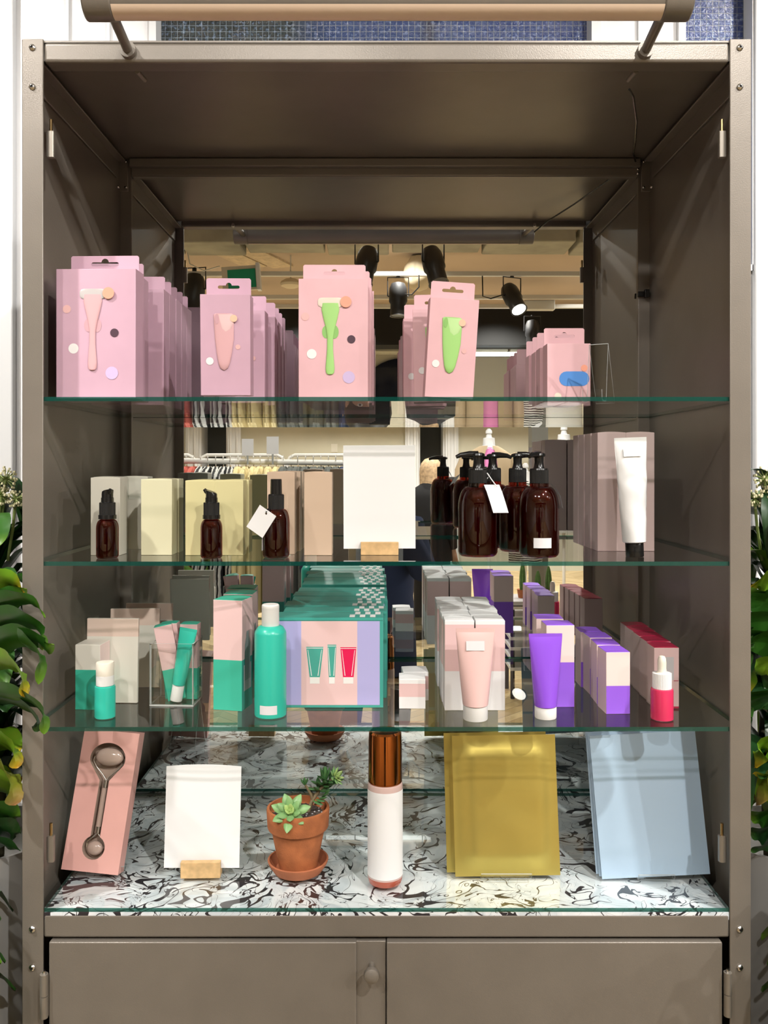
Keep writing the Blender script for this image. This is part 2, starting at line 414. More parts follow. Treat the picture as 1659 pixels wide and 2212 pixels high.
def beam(name, x0, x1, y0, y1, z0, z1, bev=.003):
    return MB().box(x0, x1, y0, y1, z0, z1, M_).build(name, cab, bevel=bev, seg=3)
beam('top_beam', -IX, IX, .001, .030, zb_bot, zb_top, .004)
beam('back_beam', -IX, IX, MY-.010, MY+.02, CZ+.5036, CZ+.532)
m = MB(); m.box(-IX, IX, MY-.022, MY-.010, CZ+.517, CZ+.532, M_); m.build('back_beam', cab, bevel=.002)
beam('lower_beam', -IX, IX, .001, .030, Z(2027, D0), Z(1977, D0), .003)
for sx in (-1, 1):
    a, b_ = sorted((sx*(IX+.020), sx*(IX+.0225)))
    MB().box(a, b_, .003, MY, .05, CZ+.535, M_).build('side_panel', cab)
    a, b_ = sorted((sx*(IX+.020), sx*(IX+.003)))
    m = MB(); m.box(*sorted((sx*(IX+.0195), sx*(IX+.0165))), .012, MY-.03, CZ+.494, CZ+.530, M_)
    m.box(a, b_, .012, MY-.03, CZ+.522, CZ+.525, M_); m.build('side_rail', cab, bevel=.001)
    # corner gusset plates with bolts at the back
    x0, x1 = sorted((sx*(IX+.004), sx*(IX+.0235)))
    g = MB().box(x0, x1, MY-.0095, MY-.006, Z(418, 1.51), CZ+.53, M_).build('gusset', cab, bevel=.002)
    for (dx, py) in ((.010, 405), (.010, 350), (.0, 366), (.0, 375)):
        if dx == 0 and sx < 0: continue
        bolt(cab, sx*(IX+dx-.002), MY-.011, Z(py, 1.5), .0028)
    bolt(cab, sx*(IX+.0165), MY-.03, Z(404, 1.48), .003, '-x' if sx > 0 else 'x')
    c_ = MB(); c_.box(*sorted((sx*(IX+.018), sx*(IX-.002))), MY-.012, MY-.006, CZ+.293, CZ+.302, M_BLACK)
    c_.box(*sorted((sx*(IX+.016), sx*(IX+.008))), MY-.02, MY-.012, CZ+.290, CZ+.304, M_BLACK); c_.build('mirror_clip', cab, bevel=.001)
MB().box(-IX-.02, IX+.02, .03, MY+.0, CZ+.533, CZ+.536, M_).build('ceiling_panel', cab)
MB().box(-OX+.003, OX-.003, .003, MY+.026, CZ+.5475, CZ+.550, M_).build('roof_panel', cab)
MB().box(-OX+.003, OX-.003, MY+.022, MY+.025, .05, CZ+.547, M_).build('back_panel', cab)
mr = MB().box(-IX, IX, MY, MY+.004, CZ-.5835, CZ+.5036, M_MIRROR).build('mirror', cab)
# hinge pins inside the opening for the removed glass doors
for sx in (-1, 1):
    for z, zt in ((CZ+.401, .0), (Z(1862, 1.12), .0)):
        h_ = MB(); xx = sx*(IX-.0055)
        h_.ell([(z, xx, .012, .0045, .004), (z+.034, xx, .012, .0045, .004)], M_HINGE, 12, p=4)
        h_.box(*sorted((xx, sx*IX)), .011, .014, z+.002, z+.032, M_HINGE)
        h_.tube([(xx, .012, z+.034), (xx, .012, z+.050)], .0022, M_BRASS, 8)
        h_.build('hinge_pin', cab)
# cupboard below
ZD = Z(2032, D0)
MB().box(-IX, IX, .05, .06, .05, ZD+.03, M_DARK).build('gap_shade_plate', cab)  # near-black sheet added to darken the gaps around the doors
def door(x0, x1, name):
    d = MB(); d.box(x0, x1, -.004, .014, .10, ZD, M_); return d.build(name, cab, bevel=.0016, seg=3)
dl = door(X(108, D0), X(770, D0), 'cupboard_door')
dr = door(X(835, D0), X(1558, D0), 'cupboard_door')
lip = MB().box(X(768, D0), X(833.5, D0), .001, .016, .10, ZD-.001, M_).build('door_lip', dl, bevel=.001)
kb = MB().lathe([(.004, 0), (.004, .014), (.0045, .016), (.0088, .018), (.0102, .022), (.0092, .0265), (.005, .029), (.001, .0295)], METAL, 24)
kb = kb.build('knob', dl, loc=(X(803, D0), .001, Z(2085, D0))); kb.rotation_euler = (PI/2, 0, 0)
for sx, par, px in ((-1, dl, 99), (1, dr, 1568)):
    xx = X(px, D0); zt = Z(2098, D0) if sx < 0 else Z(2094, D0)
    h_ = MB(); h_.tube([(xx, -.006, zt), (xx, -.006, zt-.0275)], .0052, M_HINGE, 14); h_.tube([(xx, -.006, zt-.0283), (xx, -.006, zt-.056)], .0052, M_HINGE, 14)
    h_.box(*sorted((xx, sx*(IX-.0085))), -.0038, -.0015, zt-.055, zt-.002, M_HINGE)
    h_.tube([(xx, -.006, zt), (xx, -.006, zt+.004)], .002, M_SCREW, 8)
    h_.build('hinge', par)

# marbled board and glass sheets
def marble():
    m = mat('marbled_paper', lin=(.8, .82, .83), rough=.35)
    N, L, b = nodes(m)
    tc = N.new('ShaderNodeTexCoord')
    n0 = N.new('ShaderNodeTexNoise'); n0.inputs['Scale'].default_value = 6; n0.inputs['Detail'].default_value = 2
    L.new(tc.outputs['Object'], n0.inputs['Vector'])
    va = N.new('ShaderNodeVectorMath'); va.operation = 'MULTIPLY_ADD'; L.new(n0.outputs['Color'], va.inputs[0]); va.inputs[1].default_value = (.30, .30, .30); L.new(tc.outputs['Object'], va.inputs[2])
    def nz(scale, det, dist, off=(0, 0, 0), src=None):
        ad = N.new('ShaderNodeVectorMath'); ad.operation = 'ADD'; ad.inputs[1].default_value = off; L.new(src or va.outputs[0], ad.inputs[0])
        n_ = N.new('ShaderNodeTexNoise'); n_.inputs['Scale'].default_value = scale; n_.inputs['Detail'].default_value = det; n_.inputs['Distortion'].default_value = dist; L.new(ad.outputs[0], n_.inputs['Vector']); return n_.outputs['Fac']
    def M(op, a, v=None, bb=None):
        n_ = N.new('ShaderNodeMath'); n_.operation = op; L.new(a, n_.inputs[0])
        if bb is not None: L.new(bb, n_.inputs[1])
        elif v is not None: n_.inputs[1].default_value = v
        return n_.outputs[0]
    def width(off, lo, hi):
        mr_ = N.new('ShaderNodeMapRange'); mr_.inputs[1].default_value = .44; mr_.inputs[2].default_value = .66; mr_.inputs[3].default_value = lo; mr_.inputs[4].default_value = hi
        L.new(nz(16, 1.5, 1.0, off), mr_.inputs[0]); return mr_.outputs[0]
    masks = []
    for k, (sc_, lv, lo, hi) in enumerate(((9, .50, .0012, .034), (11, .47, .0008, .018), (15, .53, .0007, .012), (7, .44, .0010, .020))):
        f = nz(sc_, 2.2, 1.6, (k*3.1, k*1.7, 0)); d = M('ABSOLUTE', M('SUBTRACT', f, lv))
        masks.append(M('LESS_THAN', d, bb=width((k*5.3, 2.2*k, 1), lo, hi)))
    mm = masks[0]
    for q in masks[1:]: mm = M('MAXIMUM', mm, bb=q)
    r = N.new('ShaderNodeValToRGB'); cr = r.color_ramp; cr.elements[0].position = .42; cr.elements[0].color = (.84, .86, .88, 1); cr.elements[1].position = .62; cr.elements[1].color = (.62, .67, .71, 1)
    L.new(nz(12, 2, 2.0, (9, 4, 0)), r.inputs[0])
    mx = N.new('ShaderNodeMixRGB'); mx.inputs[2].default_value = (.028, .024, .030, 1); L.new(mm, mx.inputs[0]); L.new(r.outputs[0], mx.inputs[1])
    L.new(mx.outputs[0], b.inputs['Base Color']); return m
M_MARB = marble()
def sheet(x0, x1, y0, y1, zt, th, name):
    m = MB(); m.box(x0, x1, y0, y1, zt-th, zt, M_GLASS, dict(front=M_GEDGE, back=M_GEDGE, left=M_GEDGE, right=M_GEDGE)); return m.build(name, bevel=0)
S1 = CZ+.087; S2 = CZ-.127; S3 = CZ-.342; S4 = CZ-.5766
for z_, lb in ((S1, 'top clear glass shelf with green edge, holding the pink boxes'), (S2, 'second clear glass shelf down, holding the brown pump bottles'), (S3, 'third clear glass shelf down, holding teal and purple products')):
    tag(sheet(-IX-.018, IX+.018, .003, MY-.008, z_, .0055, 'glass_shelf'), lb, 'shelf', 'glass shelves')
tag(sheet(-IX+.0005, IX-.0005, .002, MY-.010, S4, .0050, 'glass_sheet'), 'clear glass sheet lying on the black and white marbled board', 'glass')
tag(MB().box(-IX+.0005, IX-.0005, .0015, MY-.002, S4-.0150, S4-.0055, M_MARB).build('marbled_board'), 'black and white marbled board under the lowest row of products', 'board')

# display light bar on two arms
lamp = empty('display_light', (0, -.11, CZ+.5386)); tag(lamp, 'long taupe light bar held above the cabinet front by two arms', 'lamp')
xl, xr = X(185, 1.0), X(1490, 1.0); R_ = .0200
M_DIFF = mat('peach_diffuser', lin=(.88, .68, .52), rough=.35)
def xcyl(m_, x0, x1, r, mm, n=32, a0=0, a1=2*PI, cy=0, cz=0):
    full = abs(a1-a0-2*PI) < 1e-6
    pts = [(cy+r*math.cos(a0+(a1-a0)*j/n), cz+r*math.sin(a0+(a1-a0)*j/n)) for j in range(n if full else n+1)]
    return m_.loft([[(x, p[0], p[1]) for p in pts] for x in (x0, x1)], mm, caps=full, closed=full)
m = MB(); xcyl(m, xl+.034, xr-.034, R_-.0008, METAL); m.build('housing', lamp)
m = MB(); xcyl(m, xl+.034, xr-.034, R_, M_DIFF, 14, math.radians(212), math.radians(278)); m.build('diffuser', lamp, recalc=False)
for a, b_ in ((xl, xl+.034), (xr-.034, xr)):
    m = MB(); xcyl(m, a, b_, R_+.0006, METAL); m.build('end_cap', lamp, bevel=.002)
for px in (278, 1393):
    xx = X(px, D0)
    m = MB(); xb_ = xx*.978; m.tube([(xb_, .002, -.001), (xx, .105, -.0036)], .0062, METAL, 18); a_ = m.build('arm', lamp)
    m = MB(); m.tube([(xx, .103, -.0036), (xx, .112, -.0036)], .0105, METAL, 20); m.build('collar', a_)
    m = MB(); m.tube([(xx+(.003 if px < 800 else -.003), .138, -.0170), (xx+(.007 if px < 800 else -.007), .160, -.0190)], .0034, M_HINGE, 10); m.build('threaded_end', a_)
cab_pts = [(X(1362, 1.15), .045, CZ+.505), (X(1368, 1.2), .09, CZ+.515), (X(1375, 1.3), .19, CZ+.521), (X(1372, 1.4), .29, CZ+.526), (X(1368, 1.46), .35, CZ+.528), (X(1372, 1.5), .385, CZ+.525)]
tag(MB().tube(cab_pts, .0016, M_BLACK, 8).build('power_cable'), 'thin black cable running under the cabinet roof from the right arm', 'cable')

# ================================================================== product builders
def carton_bm(w, d, h, levels, top, lean_top=0):
    """levels: list of (z_end, front, side, back)"""
    m = MB(); hw, hd = w/2, d/2; z0 = 0; xy = [(-hw, -hd), (hw, -hd), (hw, hd), (-hw, hd)]
    prev = [m.v((x, y, 0)) for x, y in xy]; m.face(prev[::-1], levels[0][2])
    for (z1, f, s_, b_) in levels:
        cur = [m.v((x, y, z1)) for x, y in xy]
        for k, mm in enumerate((f, s_, b_, s_)):
            m.face([prev[k], prev[(k+1) % 4], cur[(k+1) % 4], cur[k]], mm)
        prev = cur
    m.face(prev, top); return m
def lid(w, d, h, mm, parent, arch=.0012):
    m = MB(); n = 8; hw = w/2-.0004; hd = d/2-.0004
    T = [[(-hw+2*hw*i/n, y, h+.0003+arch*(1-(2*i/n-1)**2)*(1 if y < 0 else .6)) for i in range(n+1)] for y in (-hd, hd)]
    a = [m.v(p) for p in T[0]]; b_ = [m.v(p) for p in T[1]]
    for i in range(n): m.face([a[i], a[i+1], b_[i+1], b_[i]], mm, True)
    c = [m.v((p[0], p[1], h-.0008)) for p in T[0]]; e = [m.v((p[0], p[1], h-.0008)) for p in T[1]]
    for i in range(n): m.face([c[i], c[i+1], a[i+1], a[i]], mm); m.face([e[i], b_[i], b_[i+1], e[i+1]], mm)
    m.face([c[0], a[0], b_[0], e[0]], mm); m.face([c[n], e[n], b_[n], a[n]], mm)
    return m.build('tuck_lid', parent, recalc=True)
def euro(cx, cz, s=1.0):
    """hang-tab slot outline"""
    a = .0125*s; r = .0022*s; q = .0040*s
    pts = arc(cx-a, cz, r, PI*1.5, PI*.5, 6)
    pts += [(cx-q-.001*s, cz+r)] + arc(cx, cz+r*.9, q, PI*.98, .02*PI, 8) + [(cx+q+.001*s, cz+r)]
    pts += arc(cx+a, cz, r, PI*.5, -PI*.5, 6)
    return pts
def plain_carton(name, w, d, h, mm, label, cat='box', group=None, front_deco=None, levels=None, top=None, arch=.0012):
    t = empty(name); tag(t, label, cat, group)
    lv = levels or [(h, mm, mm, mm)]
    m = carton_bm(w, d, h, lv, top or mm)
    if front_deco: front_deco(m, -d/2-.00025)
    m.build('carton', t, bevel=.0005)
    lid(w, d, h, top or mm, t, arch)
    return t
def hang_carton(name, w, d, h, tabh, mm, label, group, deco, tw=None, slot=1.0, dmat=None):
    t = empty(name); tag(t, label, 'box', group)
    carton_bm(w, d, h, [(h, mm, dmat or mm, mm)], mm).build('carton', t, bevel=.0005)
    tw = (tw or w*.93)/2
    out = [(-tw, h-.004), (tw, h-.004), (tw, h+tabh-.002), (tw-.002, h+tabh), (-tw+.002, h+tabh), (-tw, h+tabh-.002)]
    MB().plate(out, [euro(0, h+tabh*.55, slot)], d/2-.0010, .0008, mm).build('hang_tab', t)
    if deco:
        m = MB(); deco(m, -d/2-.0004); m.build('printed_picture', t, recalc=False)
    return t
# printed pictures on the pink boxes
DOTS = dict(orange=mat('print_orange', lin=(.90, .37, .25), rough=.5), white=mat('print_white', lin=(.86, .84, .82), rough=.5), plum=mat('print_plum', lin=(.07, .03, .05), rough=.5),
            lilac=mat('print_lilac', lin=(.60, .47, .72), rough=.5), blush=mat('print_blush', lin=(.78, .46, .44), rough=.5), peach=mat('print_peach', lin=(.86, .55, .38), rough=.5), blue=mat('print_blue', lin=(.07, .26, .68), rough=.5), cream=mat('print_cream', lin=(.82, .70, .58), rough=.5))
M_P1 = mat('print_tool_pink', lin=(.70, .40, .42), rough=.5); M_P1d = mat('print_tool_pink_deep', lin=(.60, .34, .38), rough=.5)
M_P2 = mat('print_tool_green', lin=(.36, .66, .20), rough=.5); M_P2d = mat('print_tool_green_deep', lin=(.26, .52, .14), rough=.5)
M_P3 = mat('print_tool_head', lin=(.52, .48, .47), rough=.5); M_P2l = mat('print_tool_green_light', lin=(.52, .78, .34), rough=.5); M_P1l = mat('print_tool_pink_light', lin=(.80, .55, .55), rough=.5)
def relief(m, secs, y, mm, dep=.0009, n=10):
    """low embossed print: secs (z, cx, halfwidth)"""
    L_ = [[(cx+hw*math.cos(PI-PI*j/n), y-dep*math.sin(PI*j/n)*min(1, hw/.004), z) for j in range(n+1)] for z, cx, hw in secs]
    R = [[m.v(p) for p in r] for r in L_]
    for a, b_ in zip(R, R[1:]):
        for j in range(n): m.face([a[j], a[j+1], b_[j+1], b_[j]], mm, True)
def razor_print(w, h, body, bodyd, head):
    def f(m, y):
        c = -.004
        def zz(v): return h*v
        m.disc(c-.0058, y, zz(.565), .0058, bodyd, 20, .0090); m.disc(c+.0055, y, zz(.565), .0060, bodyd, 20, .0095)
        relief(m, [(zz(.845), c, .012), (zz(.84), c, .0155), (zz(.825), c, .0175), (zz(.79), c, .0175), (zz(.775), c, .0160), (zz(.765), c, .012)], y-.0002, head)
        relief(m, [(zz(.80), c, .0115), (zz(.75), c, .0125), (zz(.68), c, .0100), (zz(.60), c, .0065), (zz(.52), c-.0003, .0042), (zz(.42), c-.0005, .0042), (zz(.34), c-.0005, .0053), (zz(.27), c-.0005, .0062), (zz(.235), c-.0005, .0058), (zz(.22), c-.0005, .0040), (zz(.213), c-.0005, .0005)], y-.0004, body, .0016)
        for dx, v, r, k in ((.0215, .81, .0078, 'orange'), (-.035, .69, .0055, 'blush'), (.029, .505, .0057, 'plum'), (-.026, .385, .0068, 'white'), (.0255, .195, .0085, 'lilac')):
            m.disc(c+dx, y-.0022 if k == 'orange' else y-.0001, zz(v), r, DOTS[k])
    return f
def trim_print(w, h, body, bodyd, bodyl):
    def f(m, y):
        c = -.001; zz = lambda v: h*v
        relief(m, [(zz(.81), c-.001, .0105), (zz(.80), c-.001, .0130), (zz(.70), c-.0005, .0130), (zz(.55), c, .0122), (zz(.42), c-.0003, .0100), (zz(.32), c-.0006, .0075), (zz(.27), c-.0008, .0050), (zz(.25), c-.0008, .001)], y-.0004, body, .0018)
        m.disc(c-.0095, y-.0021, zz(.755), .0028, bodyd, 16, .0068)
        pts = [(c-.0110+.0225*i/14, .70*h-math.sin(PI*i/14)*.012+(.002 if i > 7 else 0)) for i in range(15)]
        relief(m, [(zz(.80), c+.001, .0108), (zz(.72), c+.002, .0100), (zz(.66), c+.002, .0075), (zz(.63), c+.002, .003)], y-.0011, bodyl, .0014)
        for dx, v, r, k in ((.0125, .76, .0047, 'peach'), (.0175, .48, .0033, 'blush'), (-.0195, .34, .0050, 'white')):
            m.disc(c+dx, y-.0024 if k == 'peach' else y-.0001, zz(v), r, DOTS[k])
    return f
# ---------- top shelf, left row of large pink razor boxes
ra = hang_carton('boxed_razor', .107, .036, .1725, .0255, M_PINKC, '', 'large pink boxes with a pink razor', razor_print(.107, .1725, M_P1, M_P1d, M_P3), tw=.094, slot=1.3)
ys = [(.030, 208), (.075, 222), (.160, 0), (.198, 0), (.238, 0), (.276, 0), (.314, 0)]
for i, (yy, px) in enumerate(ys):
    L_ = D0+yy
    x = X(px, L_) if px else -.383
    again(ra, (x, yy+.018, S1+.0002), ('large mauve box with a pink razor picture, frontmost at far left of top shelf' if i == 0 else
          'large mauve razor box, %s from front in far left row of top shelf' % ORD[i]), rz=(-.03, .02, .01, -.01, .015, 0, -.01)[i], first=i == 0)
# ---------- small pink trimmer boxes
tb = hang_carton('boxed_trimmer', .0655, .033, .1325, .0262, M_PINKC, '', 'small pink boxes with a pink trimmer', trim_print(.0655, .1325, M_P1, M_P1d, M_P1l), tw=.060)
for i, (px, L_) in enumerate(((487, 1.13), (523, 1.225), (0, 1.275), (0, 1.32), (0, 1.365), (0, 1.41))):
    x = X(px, L_) if px else -.198
    again(tb, (x, Y(L_)+.0165, S1+(.004 if i == 0 else .0002)), ('small pink box with pale pink trimmer picture, frontmost in second row of top shelf' if i == 0 else
          'small pink trimmer box, %s from front in second row of top shelf' % ORD[i]), first=i == 0, rot=(math.radians(2.5) if i == 0 else 0, 0, (.02, -.02, .02, 0, .01, 0)[i]))
# ---------- green razor boxes
rg = hang_carton('boxed_razor', .0965, .036, .170, .0275, M_PINKC2, '', 'pink boxes with a green razor', razor_print(.0965, .170, M_P2, M_P2d, DOTS['cream']), tw=.089, slot=1.05)
for i in range(5):
    L_ = 1.19+.042*i
    again(rg, ((-.0735, -.0685, -.066, -.068, -.0665)[i], Y(L_)+.018, S1+.0002), ('pink box with a green razor picture, frontmost at the middle of the top shelf' if i == 0 else
          'pink green-razor box, %s from the front in the middle row of the top shelf' % ORD[i]), first=i == 0, rz=(.01, -.01, .01, 0, 0)[i])
# ---------- green trimmer boxes, tilted
tg = hang_carton('boxed_trimmer', .0655, .030, .1325, .0262, M_PINKC2, '', 'pink boxes with a green trimmer', trim_print(.0655, .1325, M_P2, M_P2d, M_P2l), tw=.060)
again(tg, (X(968, 1.15), .052, S1+.0018), 'pink box with a green trimmer picture leaning sideways, front of its row', first=True, rot=(math.radians(3), math.radians(3.2), .05))
again(tg, (X(945, 1.22), .125, S1+.0012), 'pink trimmer box directly behind the tilted green trimmer box', rot=(0, math.radians(-1), -.04))
again(tg, (X(918, 1.29), .200, S1+.0002), 'pink trimmer box, third in the row behind the tilted green trimmer box', rot=(0, 0, .02))
again(tg, (X(916, 1.34), .250, S1+.0002), 'pink trimmer box, rearmost in the row behind the tilted green trimmer box', rot=(0, 0, -.02))
# ---------- blue item boxes at the right
def blue_print(m, y):
    m.shape(arc(-.001, .040, .0105, PI*1.5, PI*.5, 8, .0105)+arc(.032, .040, .0105, PI*.5, -PI*.5, 8, .0105), y, DOTS['blue'])
    m.disc(-.0125, y, .012, .0055, DOTS['cream']); m.disc(.016, y, .060, .0048, DOTS['orange']); m.disc(.022, y, .050, .003, DOTS['cream'])
def blue_print2(m, y):
    m.shape(arc(-.0036, .0405, .011, PI*1.5, PI*.5, 8)+arc(.0196, .0405, .011, PI*.5, -PI*.5, 8), y, DOTS['blue'])
    m.disc(-.0165, y, .0145, .0052, DOTS['cream']); m.disc(.023, y-.0002, .0565, .005, DOTS['orange'])
bb = hang_carton('boxed_accessory', .0650, .034, .0935, .028, M_PINKC2, '', 'pink boxes with a blue oval', blue_print2, tw=.062, slot=1.1)
for i in range(4):
    again(bb, (.2750+(0, -.002, -.001, -.003)[i], Y(1.285+.047*i)+.017, S1+.0002), ('pink box with a blue oval picture, at the right of the top shelf' if i == 0 else
          'low pink box, %s from the front behind the box with the blue oval' % ORD[i]), first=i == 0)
def acrylic_stand(w, h, back_lean, lip_d, lip_h, loc, label, rz=0, t=.002, rx=None):
    """bent clear sheet: back plate, foot and raised front lip"""
    s_ = empty('acrylic_stand', loc, rz); tag(s_, label, 'display stand', 'clear acrylic display stands')
    def strip(pts, x0, x1, nm):
        m = MB(); n = len(pts); offs = []
        for i in range(n):
            a = Vector((pts[max(i-1, 0)][0], pts[max(i-1, 0)][1])); b_ = Vector((pts[min(i+1, n-1)][0], pts[min(i+1, n-1)][1]))
            d_ = (b_-a).normalized(); offs.append((-d_.y*t, d_.x*t))
        A = [(p[0], p[1]) for p in pts]; B = [(p[0]+o[0], p[1]+o[1]) for p, o in zip(pts, offs)]
        for i in range(n-1):
            m.poly([(x0, *A[i]), (x1, *A[i]), (x1, *A[i+1]), (x0, *A[i+1])], M_ACR)
            m.poly([(x0, *B[i]), (x0, *B[i+1]), (x1, *B[i+1]), (x1, *B[i])], M_ACR)
            for xx in (x0, x1): m.poly([(xx, *A[i]), (xx, *A[i+1]), (xx, *B[i+1]), (xx, *B[i])], M_ACRE)
        for i in (0, n-1): m.poly([(x0, *A[i]), (x1, *A[i]), (x1, *B[i]), (x0, *B[i])], M_ACRE)
        return m.build(nm, s_)
    strip([(back_lean, h), (0, .004), (-.001, .0022), (-.004, .0020), (-lip_d+.002, .0020), (-lip_d, .0035), (-lip_d-.001, lip_h)], -w/2, w/2, 'holder_plate')
    strip([(back_lean, h), (back_lean+.001, h-.002), (back_lean*.5+.045, .001)], -w/2, w/2, 'rear_prop')
    return s_
acrylic_stand(.027, .083, .012, .020, .016, (X(1292, 1.20), .10, S1+.0002), 'small empty clear acrylic stand beside the box with the blue oval', rz=-.5)

# ---------- second shelf: cartons
def run(proto, pos, labels, z, rz=None, first=True):
    for i, ((x, y), lb) in enumerate(zip(pos, labels)):
        again(proto, (x, y, z+.0002), lb, first=(i == 0 and first), rz=(rz[i] if rz else 0))
L0 = 1.187
c1 = plain_carton('carton_box', .041, .030, .1075, M_CREAM, '', group='ivory cartons')
run(c1, [(X(228, L0), Y(L0)+.015), (X(233, 1.235)-.001, .142), (-.374, .176)],
    ['ivory carton standing behind the leftmost small brown bottle', 'ivory carton, second in the leftmost row of the second shelf', 'ivory carton, rearmost in the leftmost row of the second shelf'], S2, (-.03, .0, .02))
c2 = plain_carton('carton_box', .043, .030, .105, M_PALEY, '', group='pale yellow cartons')
run(c2, [(X(338, 1.19), Y(1.19)+.015), (X(338, 1.19)+.002, Y(1.19)+.047)], ['pale yellow carton standing alone between the two small pump bottles', 'pale yellow carton hidden directly behind the lone pale yellow carton'], S2, (0, .01))
c3 = plain_carton('carton_box', .0402, .032, .1035, M_YEL, '', group='yellow cartons')
run(c3, [(X(431.5, L0), Y(L0)+.016), (X(494, L0), Y(L0)+.016), (X(431.5, L0)+.002, Y(L0)+.051), (X(494, L0)+.0025, Y(L0)+.051)],
    ['yellow carton, left one of the front pair behind the second pump bottle', 'yellow carton, right one of the front pair behind the second pump bottle', 'yellow carton, left one of the rear pair', 'yellow carton, right one of the rear pair'], S2)
c4 = plain_carton('carton_box', .0385, .030, .115, M_BEIGE, '', group='tall beige cartons')
run(c4, [(X(606, L0)-.001, Y(1.20)+.015), (X(687, L0), Y(L0)+.015), (X(611, L0), Y(1.24)+.015), (X(612, L0), Y(1.28)+.015)],
    ['tall beige carton behind the small brown spray bottle', 'tall beige carton just left of the large white sign', 'tall beige carton, second in the row behind the spray bottle', 'tall beige carton, third in the row behind the spray bottle'], S2)
c5 = plain_carton('carton_box', .0412, .034, .172, M_TAUPE, '', group='tall rose taupe cartons')
xa, xb = X(1321.5, 1.243)+.0, X(1383, 1.243)
pos = [(xa, .133+.017), (xb, .133+.017), (xa-.001, .188), (xb+.001, .188), (xa-.002, .226), (xb, .226), (xa-.002, .264), (xb, .264)]
run(c5, pos, ['tall rose taupe carton, front left one behind the white tube', 'tall rose taupe carton, front right one behind the white tube',
              'tall rose taupe carton, left of the second pair from the front', 'tall rose taupe carton, right of the second pair from the front',
              'tall rose taupe carton, left of the third pair', 'tall rose taupe carton, right of the third pair',
              'tall rose taupe carton, left of the rear pair', 'tall rose taupe carton, right of the rear pair'], S2)
# ---------- brown glass bottles
M_AMB = clear('brown_glass', (.42, .10, .05), 1.55)
M_AMBL = mat('brown_liquid', lin=(.055, .007, .003), rough=.3)
def ribs(m, r, z0, z1, n=44, mm=M_BLACKR):
    rings = []
    for z, k in ((z0, 1), (z1, 1)):
        rings.append([((r*(1 if j % 2 else .965))*math.cos(PI*j/n), (r*(1 if j % 2 else .965))*math.sin(PI*j/n), z) for j in range(2*n)])
    m.loft(rings, mm, True, False)
def bottle_body(r, h, sh, neck_r, neck_h, parent, base_r=.86, foot=True):
    """h: height of shoulder start, sh: shoulder height"""
    pr = [(r*base_r*.8, .0008), (r*base_r, .0), (r*.95, h*.03), (r, h*.08), (r, h*.9)]
    for i in range(1, 9):
        a = i/8*PI/2; pr.append((neck_r+(r-neck_r)*math.cos(a)**.9, h*.9+(h*.1+sh)*math.sin(a)))
    pr.append((neck_r, h+sh+neck_h))
    MB().lathe(pr, M_AMB, 40).build('glass_body', parent)
    q = [(max(.001, a-.0014), max(b_, .0025)) for a, b_ in pr if b_ < h+sh*.96]
    MB().lathe(q, M_AMBL, 32).build('liquid', parent)
def pump_small(label):
    t = empty('serum_bottle'); tag(t, label, 'bottle', 'small brown serum pump bottles')
    bottle_body(.0147, .044, .008, .0085, .004, t)
    m = MB(); m.lathe([(.0118, .0525), (.0118, .058)], M_BLACK, 30); ribs(m, .0106, .058, .0745); m.lathe([(.0108, .0745), (.0090, .0755)], M_BLACK, 30); m.build('collar', t)
    m = MB(); m.lathe([(.0083, .0755), (.0083, .081), (.0078, .0815)], M_BLACK, 24)
    n = 20; rings = []
    for z, sl in ((.0815, 0), (.086, 0), (.090, 1)):
        rings.append([(.0076*math.cos(2*PI*j/n)-(.0012 if sl else 0), .0076*math.sin(2*PI*j/n), z+sl*.0028*(-math.cos(2*PI*j/n))*(1)) for j in range(n)])
    m.loft(rings, M_BLACK)
    m.tube([(-.004, 0, .087), (-.0075, 0, .0895), (-.0100, 0, .0925)], [.0035, .003, .0022], M_BLACK, 10)
    m.build('pump_head', t); return t
p1 = pump_small('')
again(p1, (X(231.5, 1.155), Y(1.155)+.001, S2+.0002), 'small dark brown bottle with black pump, leftmost on the second shelf', first=True, rz=PI*.72)
again(p1, (X(456.5, 1.155), Y(1.155)+.001, S2+.0002), 'small dark brown bottle with black pump in front of the yellow cartons', rz=-.1)
def tagcard(w, h, parent, name='hang_tag', hole=True):
    m = MB(); c = .003
    m.plate([(-w/2, -h), (w/2, -h), (w/2, 0), (-w/2, 0)], [arc(0, -.005, .0016, 0, 2*PI-.6, 7)] if hole else [], 0, .0004, M_WHITE)
    return m.build(name, parent)
sp_ = empty('spray_bottle', (X(596, 1.16), Y(1.16)+.003, S2+.0002)); tag(sp_, 'brown spray bottle with tall black cap and tilted white tag, beside the beige cartons', 'bottle')
bottle_body(.0182, .052, .014, .0100, .003, sp_)
m = MB(); ribs(m, .0107, .0655, .0845); m.lathe([(.0107, .0845), (.0098, .0858)], M_BLACK, 30); m.build('collar', sp_)
MB().lathe([(.0080, .0858), (.0076, .1055), (.0070, .1062)], M_BLACK, 28).build('cap', sp_)
tc_ = tagcard(.027, .036, sp_); tc_.location = (-.0085, -.0205, .0645); tc_.rotation_euler = (.12, math.radians(34), -.15)
MB().tube([(-.010, -.008, .066), (-.0115, -.018, .0645), (-.011, -.0205, .0625), (-.009, -.0195, .0635), (-.007, -.010, .066)], .0009, M_BLACK, 6).build('tag_loop', sp_)
MB().box(-.0004, .0, -.009, .009, 0, .02, M_WHITE).build('label', sp_, loc=(-.0176, 0, .010))
